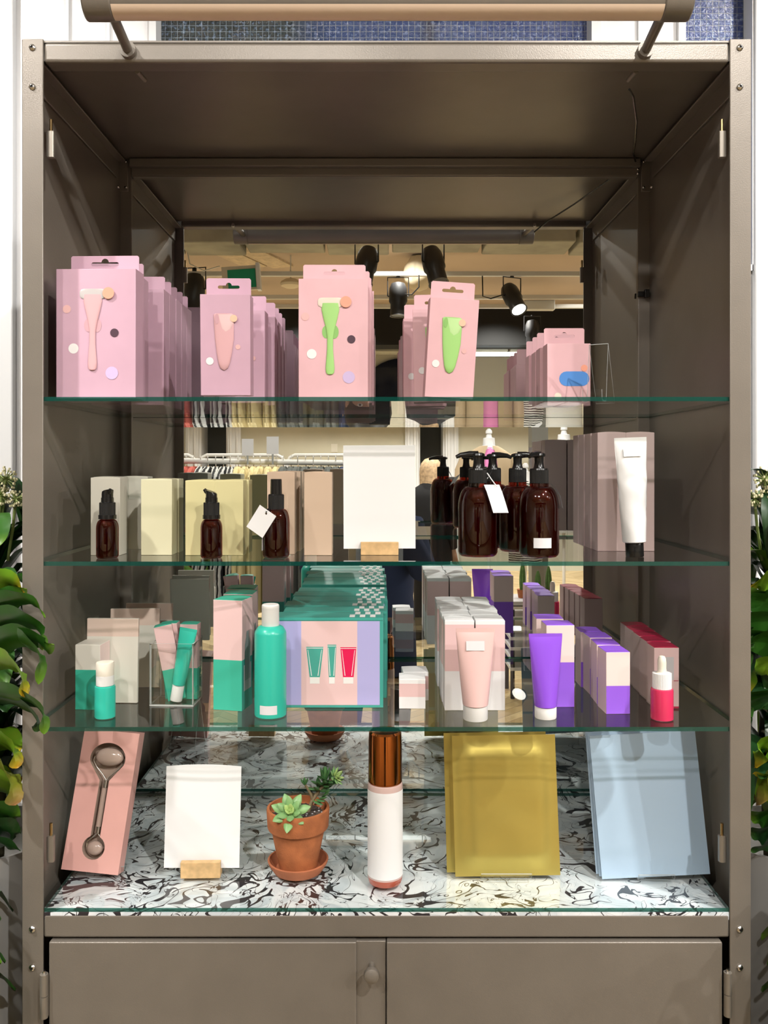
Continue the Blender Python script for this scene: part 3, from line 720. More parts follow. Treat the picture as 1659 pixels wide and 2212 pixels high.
def pump_big(label):
    t = empty('pump_bottle'); tag(t, label, 'bottle', 'large brown pump bottles')
    bottle_body(.0272, .072, .024, .0130, .004, t)
    m = MB(); m.lathe([(.0128, .1000), (.0133, .1005)], M_BLACK, 30); ribs(m, .0128, .1005, .1185, 50); m.lathe([(.0128, .1185), (.0122, .1205), (.0085, .1210)], M_BLACK, 30); m.build('collar', t)
    m = MB(); m.lathe([(.0080, .121), (.0070, .1235), (.0062, .129), (.0064, .136), (.0068, .1375)], M_BLACK, 24)
    m.ell([(.1365, 0, 0, .0085, .0080), (.1385, 0, 0, .0098, .0090), (.1410, 0, 0, .0090, .0082), (.1424, 0, 0, .0055, .005)], M_BLACK, 20)
    m.tube([(0, 0, .1395), (-.012, 0, .1402), (-.024, 0, .1390), (-.0305, 0, .1362)], [.0052, .0044, .0033, .0024], M_BLACK, 12)
    m.build('pump_head', t)
    MB().lathe([(.0015, .01), (.0015, .1)], mat('dip_tube', lin=(.2, .08, .05), rough=.4), 8).build('dip_tube', t)
    return t
pb = pump_big('')
b1 = again(pb, (X(1035, 1.170), Y(1.17)+.015, S2+.0002), 'large brown pump bottle nearest the white sign, with a white tag at its right', first=True, rz=.08)
b2 = again(pb, (X(1168, 1.165), Y(1.165)+.012, S2+.0002), 'large brown pump bottle at right of its group, small white label low on front', rz=.95)
b3 = again(pb, (X(1118, 1.25), Y(1.25), S2+.0002), 'large brown pump bottle standing between and behind the two front pump bottles', rz=PI*.98)
b4 = again(pb, (X(1066, 1.30), Y(1.30)+.01, S2+.0002), 'large brown pump bottle at the back, behind the one with the white tag', rz=2.6)
m = MB()
n = 8; w_ = .0243; hh = .0135; r = .0276
a0 = 0.0
for i in range(n):
    aa = [(-PI/2)+(-.45+.9*k/n) for k in (i, i+1)]
    m.poly([(r*math.cos(aa[0]), r*math.sin(aa[0]), .0135), (r*math.cos(aa[1]), r*math.sin(aa[1]), .0135), (r*math.cos(aa[1]), r*math.sin(aa[1]), .027), (r*math.cos(aa[0]), r*math.sin(aa[0]), .027)], M_GLAB)
lb_ = m.build('label', b2); lb_.rotation_euler = (0, 0, -.95)
m = MB()
def strap(m, pts, w, mm, t=.0004):
    for i in range(len(pts)-1):
        a, b_ = Vector(pts[i]), Vector(pts[i+1]); ww = Vector(w)
        m.poly([a-ww/2, a+ww/2, b_+ww/2, b_-ww/2], mm)
strap(m, [(.0145, -.022, .0985), (.0175, -.0265, .089), (.021, -.0285, .077), (.026, -.0285, .0605)], (.0215, .002, 0), M_WHITE); m.build('hang_tag', b1, recalc=False)
MB().tube([(.011, -.010, .114), (.016, -.020, .104), (.021, -.0265, .0960)], .0008, M_WHITE, 6).build('tag_string', b1)
g2 = MB(); strap(g2, [(-.012, -.018, .1085), (-.018, -.020, .0995), (-.031, -.021, .0905)], (.010, 0, .016), M_WHITE); tt = g2.build('hang_tag', b4, recalc=False); tt.rotation_euler = (0, 0, -2.6+.2); 
g2 = MB(); strap(g2, [(.015, 0, .1005), (.022, -.002, .094), (.028, -.003, .083), (.0315, -.003, .066)], (.002, .020, 0), M_WHITE); tt = g2.build('hang_tag', b2, recalc=False); tt.rotation_euler = (0, 0, -.95)
# ---------- white signs in wooden blocks
def sign(w, h, bw, bh, bd, loc, label, lean=0, rz=0, bend=0, roll=0):
    t = empty('tabletop_sign', loc, rz); tag(t, label, 'sign', 'blank white signs in wooden blocks')
    m = MB(); m.box(-bw/2, bw/2, -bd/2, -.0012, 0, bh, M_WOOD); m.box(-bw/2, bw/2, .0012, bd/2, 0, bh, M_WOOD); m.box(-bw/2, bw/2, -.0012, .0012, 0, bh*.45, M_WOOD)
    m.build('block', t, bevel=.0006)
    m = MB(); n = 10; z0 = bh*.46
    R = []
    for yy in (-.0004, .0004):
        R.append([[m.v((-w/2+w*i/n, yy+bend*(1-(2*i/n-1)**2)*(j/6), z0+h*j/6+(bend*.35*(1-(2*i/n-1)**2) if j == 6 else 0))) for i in range(n+1)] for j in range(7)])
    for k, G in enumerate(R):
        for j in range(6):
            for i in range(n): m.face([G[j][i], G[j][i+1], G[j+1][i+1], G[j+1][i]], M_WHITE, True)
    for i in range(n): m.face([R[0][0][i], R[0][0][i+1], R[1][0][i+1], R[1][0][i]], M_WHITE); m.face([R[0][6][i], R[0][6][i+1], R[1][6][i+1], R[1][6][i]], M_WHITE)
    for j in range(6):
        for i in (0, n): m.face([R[0][j][i], R[0][j+1][i], R[1][j+1][i], R[1][j][i]], M_WHITE)
    c = m.build('card', t); c.rotation_euler = (-lean, roll, 0)
    return t
sign(.1005, .1445, .0525, .0180, .016, (X(820, 1.19), Y(1.19)+.008, S2+.0002), 'large blank white sign in a light wooden block at the middle of the second shelf', lean=.0, roll=-.004)
# ---------- white squeezed tube
def tube_obj(name, label, cap_r, cap_h, h, rx_top, mm, capm, crimp=.006, crumple=0, rb=None, group=None, cap_tilt=0):
    t = empty(name); tag(t, label, 'tube', group)
    m = MB(); m.lathe([(cap_r*.96, 0), (cap_r, .001), (cap_r, cap_h-.0006), (cap_r*.97, cap_h)], capm, 36); m.build('cap', t)
    m = MB(); rb = rb or cap_r*1.02; n = 40; R = []; K = 22
    hb = h-cap_h-crimp
    for i in range(K+1):
        f = i/K; rx = rb+(rx_top-rb)*f**.9; ry = rb*(1-f)**.75*(1-.0*f)+.0011
        if i == 0: R.append([(rb*.93*math.cos(2*PI*j/n), rb*.93*math.sin(2*PI*j/n), cap_h) for j in range(n)]); 
        z = cap_h+.001+hb*f
        ring = []
        for j in range(n):
            a = 2*PI*j/n; x, y = rx*math.cos(a), ry*math.sin(a)
            if crumple:
                k = crumple*(math.sin(PI*min(1, f*1.02)))*(.4+.6*f)
                y += k*(mnoise.noise(Vector((x*70, z*38, 3.1)))) * (1 if y < 0 else -1); x += k*.35*mnoise.noise(Vector((z*55, 1.7, a)))
            ring.append((x, y, z))
        R.append(ring)
    for z in (h-crimp+.0003, h):
        R.append([(rx_top*1.0*math.cos(2*PI*j/n), .0008*math.sin(2*PI*j/n), z) for j in range(n)])
    m.loft(R, mm); b_ = m.build('tube_body', t)
    return t
M_ALU = mat('white_aluminium', lin=(.80, .80, .79), rough=.33, metal=.15)
wt = tube_obj('cream_tube', 'crumpled white metal tube standing on its black cap in front of the taupe cartons', .0122, .0195, .163, .0222, M_ALU, M_BLACK, crimp=.0075, crumple=.0045, rb=.0155)
wt.location = (X(1375, 1.165), Y(1.165)+.008, S2+.0002); wt.rotation_euler = (0, math.radians(-2.2), 0)
lo = MB().box(-.0115, .0125, -.0002, .0, 0, .012, M_WPL).build('label', wt, loc=(0, -.0060, .137)); lo.rotation_euler = (-.16, 0, 0)

# ================================================================== third shelf
t = plain_carton('carton_box', .0355, .036, .090, None, 'small carton, white above and teal below, at the far left of the third shelf', levels=[(.0555, M_TEAL, M_TEAL, M_TEAL), (.090, M_OFFW, M_LPINK2, M_OFFW)], top=M_OFFW,
                 front_deco=lambda m, y: m.disc(.0105, y, .029, .0105, M_TEALB))
again(t, (X(191, 1.19), Y(1.19)+.018, S3+.0002), t['label'], first=True, rz=-.06)
def card_pack(loc, label, rot):
    m = MB(); w_, h_, d_ = .0745, .1195, .006
    lv = [(.094, M_OFFW, M_OFFW, M_OFFW), (h_, M_PEACHW, M_PEACHW, M_OFFW)]
    o = carton_bm(w_, d_, h_, lv, M_OFFW).build('card_pack', bevel=.0006); tag(o, label, 'packet', 'flat ivory card packs'); o.location = loc; o.rotation_euler = rot
    return o
pk = card_pack((X(240, 1.222), Y(1.222)+.004, S3+.0006), 'flat ivory pack with peach band, front of three at left of third shelf', (-.05, 0, -.04))
for px, L_, lb in ((291, 1.31, 'flat ivory pack, middle of three at the left of the third shelf'), (321, 1.36, 'flat ivory pack, rearmost of three at the left of the third shelf')):
    c = copy_tree(pk); c.location = (X(px, L_), Y(L_), S3+.0006); c['label'] = lb; c.rotation_euler = (-.05, 0, .05 if px < 300 else -.03)
ro = empty('roll_on_bottle', (X(225.5, 1.152), Y(1.152)+.003, S3+.0002)); tag(ro, 'short teal bottle with an ivory cap in front of the white and teal carton', 'bottle')
MB().lathe([(.0118, 0), (.0134, .0012), (.0136, .003), (.0136, .0405), (.0130, .0428), (.0112, .0435)], M_TEALB, 36).build('bottle_body', ro)
MB().lathe([(.0110, .0435), (.0118, .0440), (.0118, .0570), (.0117, .0571), (.0117, .0572), (.0118, .0573), (.0120, .0735), (.0112, .0748), (.006, .0754), (.001, .0756)], [M_WPL]*4+[M_IVPL]*5, 36).build('cap', ro)
# clear acrylic box with contents
aw_, ad_, ah_ = .0625, .050, .0880; axx, ayy = X(372, 1.207), Y(1.207)+.025
ab = empty('acrylic_box', (axx, ayy, S3+.0002), -.05); tag(ab, 'open clear acrylic box holding a teal tube and small cartons', 'container')
m = MB(); t_ = .0022
def slab(m, x0, x1, y0, y1, z0, z1, thin):
    mt = {k: M_ACRE for k in ('top', 'bottom', 'front', 'back', 'left', 'right')}
    for k in thin: mt[k] = M_ACR
    m.box(x0, x1, y0, y1, z0, z1, M_ACR, mt)
slab(m, -aw_/2, aw_/2, -ad_/2, -ad_/2+t_, t_, ah_, ('front', 'back')); m.build('front_wall', ab)
m = MB(); slab(m, -aw_/2, aw_/2, ad_/2-t_, ad_/2, t_, ah_+.002, ('front', 'back')); m.build('rear_wall', ab)
for sx in (-1, 1):
    m = MB(); slab(m, *sorted((sx*aw_/2, sx*(aw_/2-t_))), -ad_/2+t_, ad_/2-t_, t_, ah_, ('left', 'right')); m.build('side_wall', ab)
m = MB(); slab(m, -aw_/2, aw_/2, -ad_/2, ad_/2, 0, t_, ('top', 'bottom')); m.build('base', ab)
sc_ = plain_carton('carton_box', .0255, .020, .108, None, '', levels=[(.045, M_TEAL, M_TEAL, M_TEAL), (.108, M_LPINK, M_LPINK, M_LPINK)], top=M_TEAL, group='slim pink and teal cartons in the acrylic box')
again(sc_, (axx+.0010, ayy+.004, S3+.0045), 'slim pink and teal carton tilted left inside the clear acrylic box', first=True, rot=(0, math.radians(-11), .15))
again(sc_, (axx+.0175, ayy+.012, S3+.0028), 'slim pink and teal carton standing upright inside the clear acrylic box', rot=(0, 0, -.05))
again(sc_, (axx-.004, ayy+.0135, S3+.0035), 'slim pink and teal carton at the back of the clear acrylic box', rot=(0, math.radians(-5), .0))
tt = tube_obj('cream_tube', 'slim teal tube with white cap leaning in the clear acrylic box', .0085, .0225, .104, .0125, M_TEALB, M_WPL, crimp=.005, rb=.0088)
tt.location = (axx+.0020, ayy-.011, S3+.0050); tt.rotation_euler = (math.radians(0), math.radians(10), 0)
# tall pink and teal cartons
def tall_deco(m, y):
    pass
tc2 = empty('carton_box'); tag(tc2, 'tall pink and teal carton standing left of the big teal bottle', 'box', 'tall pink and teal cartons')
w_, d_, h_ = .0425, .040, .153
m = carton_bm(w_, d_, h_, [(.070, M_TEAL, M_TEALD, M_TEALD), (h_, M_LPINK, M_LPINK, M_LPINK)], M_TEAL)
xr_ = w_/2+.0003
m.poly([(xr_, -.014, .026), (xr_, .014, .026), (xr_, .014, .062), (xr_, -.014, .062)], M_GREYW)
prof = [(-.010, .040), (.010, .040), (.010, .090), (.005, .100), (.004, .108), (-.004, .108), (-.005, .100), (-.010, .090)]
m.poly([(xr_+.0001, a, b_) for a, b_ in prof], mat('bottle_shadow_grey', lin=(.30, .33, .33), rough=.4))  # cast shadow of the teal bottle, painted on the carton's right side
m.build('carton', tc2, bevel=.0005); lid(w_, d_, h_, M_TEAL, tc2, .0015)
tc2.location = (X(502, 1.20), Y(1.20)+.006, S3+.0002); tc2.rotation_euler = (0, 0, -.22)
again(tc2, (X(516, 1.25)+.001, Y(1.25)+.010, S3+.0002), 'tall pink and teal carton, second in its row beside the big teal bottle', rz=-.05)
again(tc2, (X(520, 1.30)+.001, Y(1.30)+.012, S3+.0002), 'tall pink and teal carton, rearmost in its row beside the big teal bottle', rz=.02)
tb_ = empty('lotion_bottle', (X(583.5, 1.16), Y(1.16)+.004, S3+.0002)); tag(tb_, 'tall teal bottle with white flip cap in front of the gift box', 'bottle')
MB().lathe([(.0190, 0), (.0212, .0015), (.0216, .004), (.0216, .112), (.0210, .1145), (.0170, .1205), (.0130, .1225)], M_TEALB, 44).build('bottle_body', tb_)
MB().lathe([(.0115, .1215), (.0119, .1225), (.0119, .1465), (.0120, .1467), (.0117, .1500), (.0105, .1512), (.001, .1514)], M_WPL, 40).build('cap', tb_)
m = MB(); r = .0218
for i in range(10):
    aa = [(-PI/2)-.02+(-.56+1.12*k/10) for k in (i, i+1)]
    m.poly([(r*math.cos(aa[0]), r*math.sin(aa[0]), .0065), (r*math.cos(aa[1]), r*math.sin(aa[1]), .0065), (r*math.cos(aa[1]), r*math.sin(aa[1]), .0185), (r*math.cos(aa[0]), r*math.sin(aa[0]), .0185)], M_GLAB)
m.build('label', tb_)
# gift boxes
M_TG = mat('print_tube_green', lin=(.07, .38, .31), rough=.4); M_TR = mat('print_tube_red', lin=(.76, .01, .09), rough=.4)
def tube_print(m, y, cx, z0, h, wt_, wb, mm):
    m.poly([(cx-wb, y, z0+.009), (cx+wb, y, z0+.009), (cx+wt_, y, z0+h), (cx-wt_, y, z0+h)], mm)
    m.poly([(cx-wb*.95, y-.00002, z0), (cx+wb*.95, y-.00002, z0), (cx+wb*.95, y-.00002, z0+.009), (cx-wb*.95, y-.00002, z0+.009)], M_WPL)
    for sgn in (-1, 1):
        a = cx+sgn*wb*.62; b_ = cx+sgn*wt_*.80
        m.poly([(a-.0005, y-.0001, z0+.011), (a+.0005, y-.0001, z0+.011), (b_+.0003, y-.0001, z0+h-.004), (b_-.0003, y-.0001, z0+h-.004)], DOTS['white'])
    m.poly([(cx-wt_, y-.0001, z0+h-.0022), (cx+wt_, y-.0001, z0+h-.0022), (cx+wt_, y-.0001, z0+h-.0014), (cx-wt_, y-.0001, z0+h-.0014)], DOTS['white'])
gw, gd, gh = .151, .046, .1265
gb = empty('gift_box'); tag(gb, '', 'box', 'teal framed gift boxes')
m = carton_bm(gw, gd, gh, [(gh, M_TEALD, M_TEALD, M_TEALD)], M_TEALD)
y = -gd/2-.0003; e = .005
def rect(x0, x1, z0, z1, mm, yy=None): m.poly([(x0, yy or y, z0), (x1, yy or y, z0), (x1, yy or y, z1), (x0, yy or y, z1)], mm)
hx = gw/2
rect(-hx+.004, -hx+.036, .004, gh-.005, M_LAV); rect(-hx+.036, hx-.0365, .004, gh-.005, M_LPINK); rect(hx-.0365, hx-.005, .004, gh-.005, M_LAV)
tube_print(m, y-.0002, -.0205, .034, .0515, .0120, .0072, M_TG); tube_print(m, y-.0002, .0035, .034, .0545, .0062, .0042, M_TG); tube_print(m, y-.0002, .0265, .034, .0510, .0112, .0074, M_TR)
for xx in (.0,):  # white stripes on the right side
    X_ = gw/2+.0003
    for q0 in (-.019, -.006, .007):
        m.poly([(X_, q0, .002), (X_, q0+.007, .002), (X_, q0+.007, gh-.002), (X_, q0, gh-.002)], DOTS['white'])
for i in range(3):
    for j in range(2):
        if True:
            a = hx-.044+.0145*i+(.0036 if j % 2 else -.0036); b0 = -gd/2+.001+j*.0225
            m.poly([(a, b0, gh+.0003), (a+.0076, b0, gh+.0003), (a+.0076, b0+.0215, gh+.0003), (a, b0+.0215, gh+.0003)], DOTS['white'])
m.build('carton', gb, bevel=.0006)
# folded flap along the upper edge
MB().box(-hx+.0006, hx-.0006, -gd/2-.0006, -gd/2+.0002, gh-.004, gh-.0002, M_TEALD).build('front_flap', gb)
gx0 = X(828, 1.2)-gw/2
for i in range(6):
    again(gb, (gx0+(0, .005, .001, .007, .004, .007)[i], Y(1.2)+gd/2+.0492*i, S3+.0002), 'teal framed gift box picturing three tubes, frontmost, beside the big teal bottle' if i == 0 else 'teal framed gift box, %s from the front in its row' % ORD[i], first=i == 0, rz=(0, .012, -.01, .015, -.01, .005)[i])
# small pink and white cubes
cu = plain_carton('carton_box', .0368, .036, .0410, None, '', levels=[(.0165, M_WHITE, M_WHITE, M_WHITE), (.035, M_LPINK, M_LPINK, M_LPINK), (.041, M_WHITE, M_WHITE, M_WHITE)], top=M_WHITE, group='small pink and white cube cartons', arch=.0008)
again(cu, (X(891, 1.195), Y(1.195)+.018, S3+.0002), 'small cube carton in pink and white, front one right of the gift boxes', first=True, rz=-.02)
again(cu, (X(897, 1.235), Y(1.235)+.019, S3+.0002), 'small cube carton in pink and white, rear one right of the gift boxes', rz=.05)
# double row of pink and white cartons
dw = plain_carton('carton_box', .0408, .040, .1245, None, '', levels=[(.0545, M_WHITE, M_WHITE, M_WHITE), (.119, M_LPINK, M_LPINK2, M_LPINK), (.1245, M_WHITE, M_WHITE, M_WHITE)], top=M_WHITE, group='pink and white cartons in a double row', arch=.001)
f_ = True
for i in range(5):
    for s_, nm in ((0, 'left'), (1, 'right')):
        x = X(992.5 if s_ == 0 else 1057.5, 1.187) + (0, -.001, .0005, -.0015, 0)[i]*(1+s_) + (.001 if s_ else 0)
        again(dw, (x, Y(1.187)+.020+.0425*i, S3+.0002), 'pink and white carton, frontmost of the %s file behind the pink tube' % nm if i == 0 else 'pink and white carton, %s from front in the %s file behind the pink tube' % (ORD[i], nm), first=f_, rz=random.uniform(-.012, .012)); f_ = False
pt = tube_obj('cream_tube', 'pale pink tube with white cap and small white label', .0165, .0190, .1215, .0262, M_PTUBE, M_WPL, crimp=.0062, rb=.0170)
pt.location = (X(1028, 1.142), Y(1.142)+.006, S3+.0002)
lbm = MB(); lbm.box(-.0125, .0120, -.0002, .0, 0, .0125, M_GLAB); lo = lbm.build('label', pt, loc=(-.0005, -.0076, .093)); lo.rotation_euler = (-.2, 0, 0)
# purple
pu = tube_obj('cream_tube', 'purple tube with white cap in front of the pink and purple carton', .0146, .0155, .1130, .0228, M_PURPT, M_WPL, crimp=.0052, rb=.0150)
pu.location = (X(1180, 1.150), Y(1.150)+.005, S3+.0002); pu.rotation_euler = (0, 0, .05)
pc = plain_carton('carton_box', .0395, .036, .1150, None, '', levels=[(.063, M_PURP, M_PURP, M_PURP), (.115, M_LPINK2, M_LPINK2, M_LPINK2)], top=M_PURP, group='tall pink and purple cartons')
again(pc, (X(1210, 1.203), Y(1.203)+.018, S3+.0002), 'tall pink and purple carton directly behind the purple tube', first=True, rz=.02)
again(pc, (X(1190, 1.25), Y(1.25)+.022, S3+.0002), 'tall pink and purple carton, second behind the purple tube', rz=-.03)
sp2 = plain_carton('carton_box', .0330, .040, .0845, None, '', levels=[(.0385, M_PURP, M_LPINK2, M_PURP), (.0845, M_LPINK2, M_LPINK2, M_LPINK2)], top=M_PURP, group='short pink and purple cartons in a file')
for i, (L_, px) in enumerate(((1.170, 1334), (1.218, 1312), (1.268, 1303), (1.310, 1289))):
    x = X(px, L_) if i == 0 else (.316, .3170, .3185, .3155)[i]
    again(sp2, (x, Y(L_)+.020, S3+.0002), 'short pink and purple carton, frontmost in its file beside the dropper bottle' if i == 0 else 'short pink and purple carton, %s from the front in its file' % ORD[i], first=i == 0, rz=(.04, -.02, .02, -.01)[i])
rc_d = lambda m, y: (m.poly([(-.010, y, .040), (.010, y, .040), (.010, y, .072), (-.010, y, .072)], M_GREYW), m.poly([(-.0165, y, .0405), (-.010, y, .0405), (-.010, y, .0413), (-.0165, y, .0413)], M_RED), m.poly([(.010, y, .0385), (.0165, y, .0385), (.0165, y, .0393), (.010, y, .0393)], M_RED))
rcx = plain_carton('carton_box', .0345, .036, .0850, None, '', levels=[(.003, M_RED, M_TAUPE, M_RED), (.085, mat('dusty_pink_card', lin=(.66, .47, .46), rough=.45), mat('dusty_pink_side', lin=(.64, .50, .47), rough=.45), MATS['dusty_pink_card'])], top=M_RED, front_deco=rc_d, group='pink and crimson cartons in a file')
for i, (L_, x) in enumerate(((1.196, X(1440, 1.196)), (1.236, .3940), (1.275, .3955), (1.314, .3970), (1.353, .3985))):
    again(rcx, (x, Y(L_)+.018, S3+.0002), 'pink carton with crimson top, frontmost behind the red dropper bottle' if i == 0 else 'pink carton with crimson top, %s from the front in the far right file' % ORD[i], first=i == 0, rz=(.0, .01, -.02, .01, 0)[i])
db = empty('dropper_bottle', (X(1431, 1.145), Y(1.145)+.002, S3+.0002)); tag(db, 'small raspberry red dropper bottle with white collar and bulb', 'bottle')
MB().lathe([(.0120, 0), (.0146, .0012), (.0148, .003), (.0148, .0385), (.0140, .0412), (.0110, .0418)], M_REDB, 40).build('bottle_body', db)
m = MB(); ribs(m, .0125, .0418, .0620, 40, M_WPL); m.build('collar', db)
MB().lathe([(.0080, .062), (.0062, .0635), (.0056, .068), (.0058, .076), (.0052, .081), (.0036, .0842), (.001, .0850)], M_IVPL, 28).build('dropper_bulb', db)

# ================================================================== lowest level
B0 = S4+.0003
# leaning pink roller box
rl = empty('roller_box', (X(199, 1.20)-.001, Y(1.205), B0+.0045)); tag(rl, 'leaning pink box showing a stone face roller through its window', 'box')
bw, bh, bd = .0805, .189, .026
def win(ins=0):
    p = []
    def P(x, z): p.append((x, z))
    cx = 0
    top = arc(cx, .151, .0255-ins, -.12*PI, 1.12*PI, 20, .0215-ins)
    lo = arc(cx, .032, .0160-ins, .64*PI, 2.36*PI, 18, .0158-ins)
    return top + [(cx-.0135+ins, .130), (cx-.0068+ins, .121), (cx-.0068+ins, .055), (cx-.0068+ins, .050)] + lo + [(cx+.0068-ins, .050), (cx+.0068-ins, .055), (cx+.0068-ins, .121), (cx+.0135-ins, .130)]
m = MB()
m.plate([(-bw/2, 0), (bw/2, 0), (bw/2, bh), (-bw/2, bh)], [win()], -bd/2, .0006, M_BIGP)
m.build('front_panel', rl)
m = MB(); m.box(-bw/2, bw/2, -bd/2+.0006, bd/2, 0, bh, M_BIGP); 
# open front: drop the inner front face
m.bm.faces.ensure_lookup_table()
m.build('carton', rl, bevel=.0004)
fr = [f for f in rl.children if f.name.startswith('carton')][0]
bm_ = bmesh.new(); bm_.from_mesh(fr.data); [bm_.faces.remove(f) for f in list(bm_.faces) if f.normal.y < -.9]; bm_.to_mesh(fr.data); bm_.free()
M_TRAY = mat('brown_tray', lin=(.40, .29, .23), rough=.55)
m = MB(); W0 = win(-.0004); a = [m.v((p[0], -bd/2+.0006, p[1])) for p in W0]; b_ = [m.v((p[0], -bd/2+.016, p[1])) for p in W0]
for i in range(len(W0)): j = (i+1) % len(W0); m.face([a[i], a[j], b_[j], b_[i]], M_TRAY)
es = [m.bm.edges.get((b_[i], b_[(i+1) % len(b_)])) for i in range(len(b_))]
r_ = bmesh.ops.triangle_fill(m.bm, edges=es, use_beauty=True)
m.mi(M_TRAY); m.build('tray', rl)
M_STONE = mat('rose_stone', lin=(.50, .37, .31), rough=.18, coat=.6)
fr_ = empty('face_roller'); fr_.parent = rl
yy = -bd/2+.008
m = MB(); m.tube([(-.0002, yy, .058), (-.0002, yy, .112)], .0040, M_STONE, 16); m.build('roller_handle', fr_)
m = MB(); m.tube([(0, yy, .050), (0, yy, .059)], .0046, M_SCREW, 16); m.tube([(0, yy, .111), (0, yy, .121)], .0046, M_SCREW, 16); m.build('ferrule', fr_)
m = MB(); m.ball((0, yy, .1525), .0205, .007, .0125, M_STONE, 24, 14); m.build('roller_stone', fr_)
m = MB(); m.ball((0, yy, .030), .0115, .0065, .0095, M_STONE, 24, 14); m.build('roller_stone', fr_)
m = MB(); m.tube([(0, yy, .121), (-.006, yy, .128), (-.016, yy, .137), (-.0225, yy, .146), (-.0215, yy, .1515)], .0008, M_SCREW, 8); m.tube([(0, yy, .121), (.006, yy, .128), (.016, yy, .137), (.0225, yy, .146), (.0215, yy, .1515)], .0008, M_SCREW, 8); m.build('wire_fork', fr_); m = MB()
m.tube([(0, yy, .050), (-.005, yy, .045), (-.0125, yy, .038), (-.0125, yy, .031)], .0010, M_SCREW, 8); m.tube([(0, yy, .050), (.005, yy, .045), (.0125, yy, .038), (.0125, yy, .031)], .0010, M_SCREW, 8)
m.build('wire_fork', fr_)
rl.rotation_euler = (math.radians(-14), math.radians(5.0), -.04)
acrylic_stand(.052, .095, .032, .031, .011, (X(222, 1.2)-.001, Y(1.22)+.012, B0), 'clear acrylic stand under the leaning pink roller box', rz=.14)
sign(.1050, .140, .0550, .0220, .020, (X(432, 1.19), Y(1.19)+.010, B0), 'blank white sign in a wooden block beside the potted succulent, bottom level', lean=.05, bend=.004, roll=.015, rz=.03)
# potted succulent
pot = empty('potted_succulent', (X(644, 1.215), Y(1.215), B0)); tag(pot, 'small terracotta pot of succulents on the marbled board', 'plant')
M_TC = noisy(mat('terracotta', lin=(.42, .135, .045), rough=.85), 45, .22, .4, 500)
M_TCS = noisy(mat('terracotta_saucer', lin=(.40, .13, .055), rough=.8), 30, .15)
MB().lathe([(.030, 0), (.034, .001), (.0415, .012), (.0430, .0165), (.0405, .0170), (.0385, .0130), (.031, .005), (.001, .0045)], M_TCS, 44).build('saucer', pot)
pz = .0052
MB().lathe([(.0255, pz), (.0268, pz+.001), (.0375, pz+.0535), (.0378, pz+.056), (.0425, pz+.0570), (.0432, pz+.0590), (.0445, pz+.0820), (.0440, pz+.0845), (.0405, pz+.0850), (.0395, pz+.076), (.001, pz+.074)], [M_TC]*9+[M_TC], 48).build('pot', pot)
M_SOIL = noisy(mat('gritty_soil', lin=(.07, .05, .04), rough=.95), 300, .6, 1.0, 300)
m = MB(); m.lathe([(.0398, pz+.0740), (.030, pz+.0775), (.015, pz+.078), (.001, pz+.0785)], M_SOIL, 30)
for i in range(90):
    a, r = random.uniform(0, 2*PI), .037*math.sqrt(random.random()); m.ball((r*math.cos(a), r*math.sin(a), pz+.078), random.uniform(.001, .0018), .0014, .001, random.choice((M_SOIL, M_GREYW)), 6, 4)
m.build('soil', pot)
def leaf_fat(m, base, direc, ln, wd, th, mm, up=(0, 0, 1), curl=.15):
    d = Vector(direc).normalized(); u = Vector(up); s_ = d.cross(u)
    s_ = s_.normalized() if s_.length > 1e-4 else Vector((1, 0, 0)); u = s_.cross(d).normalized(); rings = []
    for f, k in ((0, .30), (.15, .55), (.35, .88), (.55, 1.0), (.72, .85), (.86, .52), (.95, .24), (1, .03)):
        c = Vector(base)+d*ln*f+u*ln*curl*f*f
        rings.append([c+s_*wd*k*math.cos(2*PI*j/10)+u*th*k*math.sin(2*PI*j/10) for j in range(10)])
    m.loft(rings, mm)
M_SUC = noisy(mat('succulent_green', lin=(.22, .40, .15), rough=.42, sub=.1), 60, .15)
M_SUCL = mat('succulent_young', lin=(.42, .58, .20), rough=.4)
M_SUCD = noisy(mat('succulent_dark', lin=(.06, .16, .05), rough=.4), 60, .2)
def rosette(m, c, axis, rings_, S=1.0):
    ax = Vector(axis).normalized(); q = ax.to_track_quat('Z', 'Y')
    for (n, el, ln, wd, mm, ph) in rings_:
        for j in range(n):
            a = 2*PI*j/n+ph; e_ = el+random.uniform(-.08, .08)
            d = q @ Vector((math.cos(a)*math.cos(e_), math.sin(a)*math.cos(e_), math.sin(e_)))
            leaf_fat(m, Vector(c)+d*.002*S, d, ln*S*random.uniform(.92, 1.08), wd*S, wd*.45*S, mm, up=ax)
m = MB(); rosette(m, (-.008, -.028, .093), (-.05, -.75, .75), [(7, .10, .027, .0068, M_SUC, .2), (6, .55, .020, .0055, M_SUC, .7), (5, .95, .013, .0040, M_SUCL, .1), (3, 1.3, .008, .0026, M_SUCL, .5)])
m.build('front_rosette', pot)
m = MB(); m.tube([(.014, .0, pz+.077), (.020, .002, .098), (.030, .004, .112), (.042, .004, .124), (.050, 0, .130)], [.0030, .0027, .0025, .0022, .002], mat('woody_stem', lin=(.20, .15, .08), rough=.8), 10)
m.tube([(.020, .002, .098), (.018, 0, .108), (.012, 0, .118), (.010, -.002, .122)], [.002, .002, .0018, .0015], MATS['woody_stem'], 8); m.build('stem', pot)
m = MB()
rosette(m, (.052, -.003, .133), (.75, -.4, .5), [(8, .25, .013, .0028, M_SUC, 0), (6, .7, .011, .0024, M_SUCL, .3), (4, 1.1, .008, .002, M_SUCL, .1)])
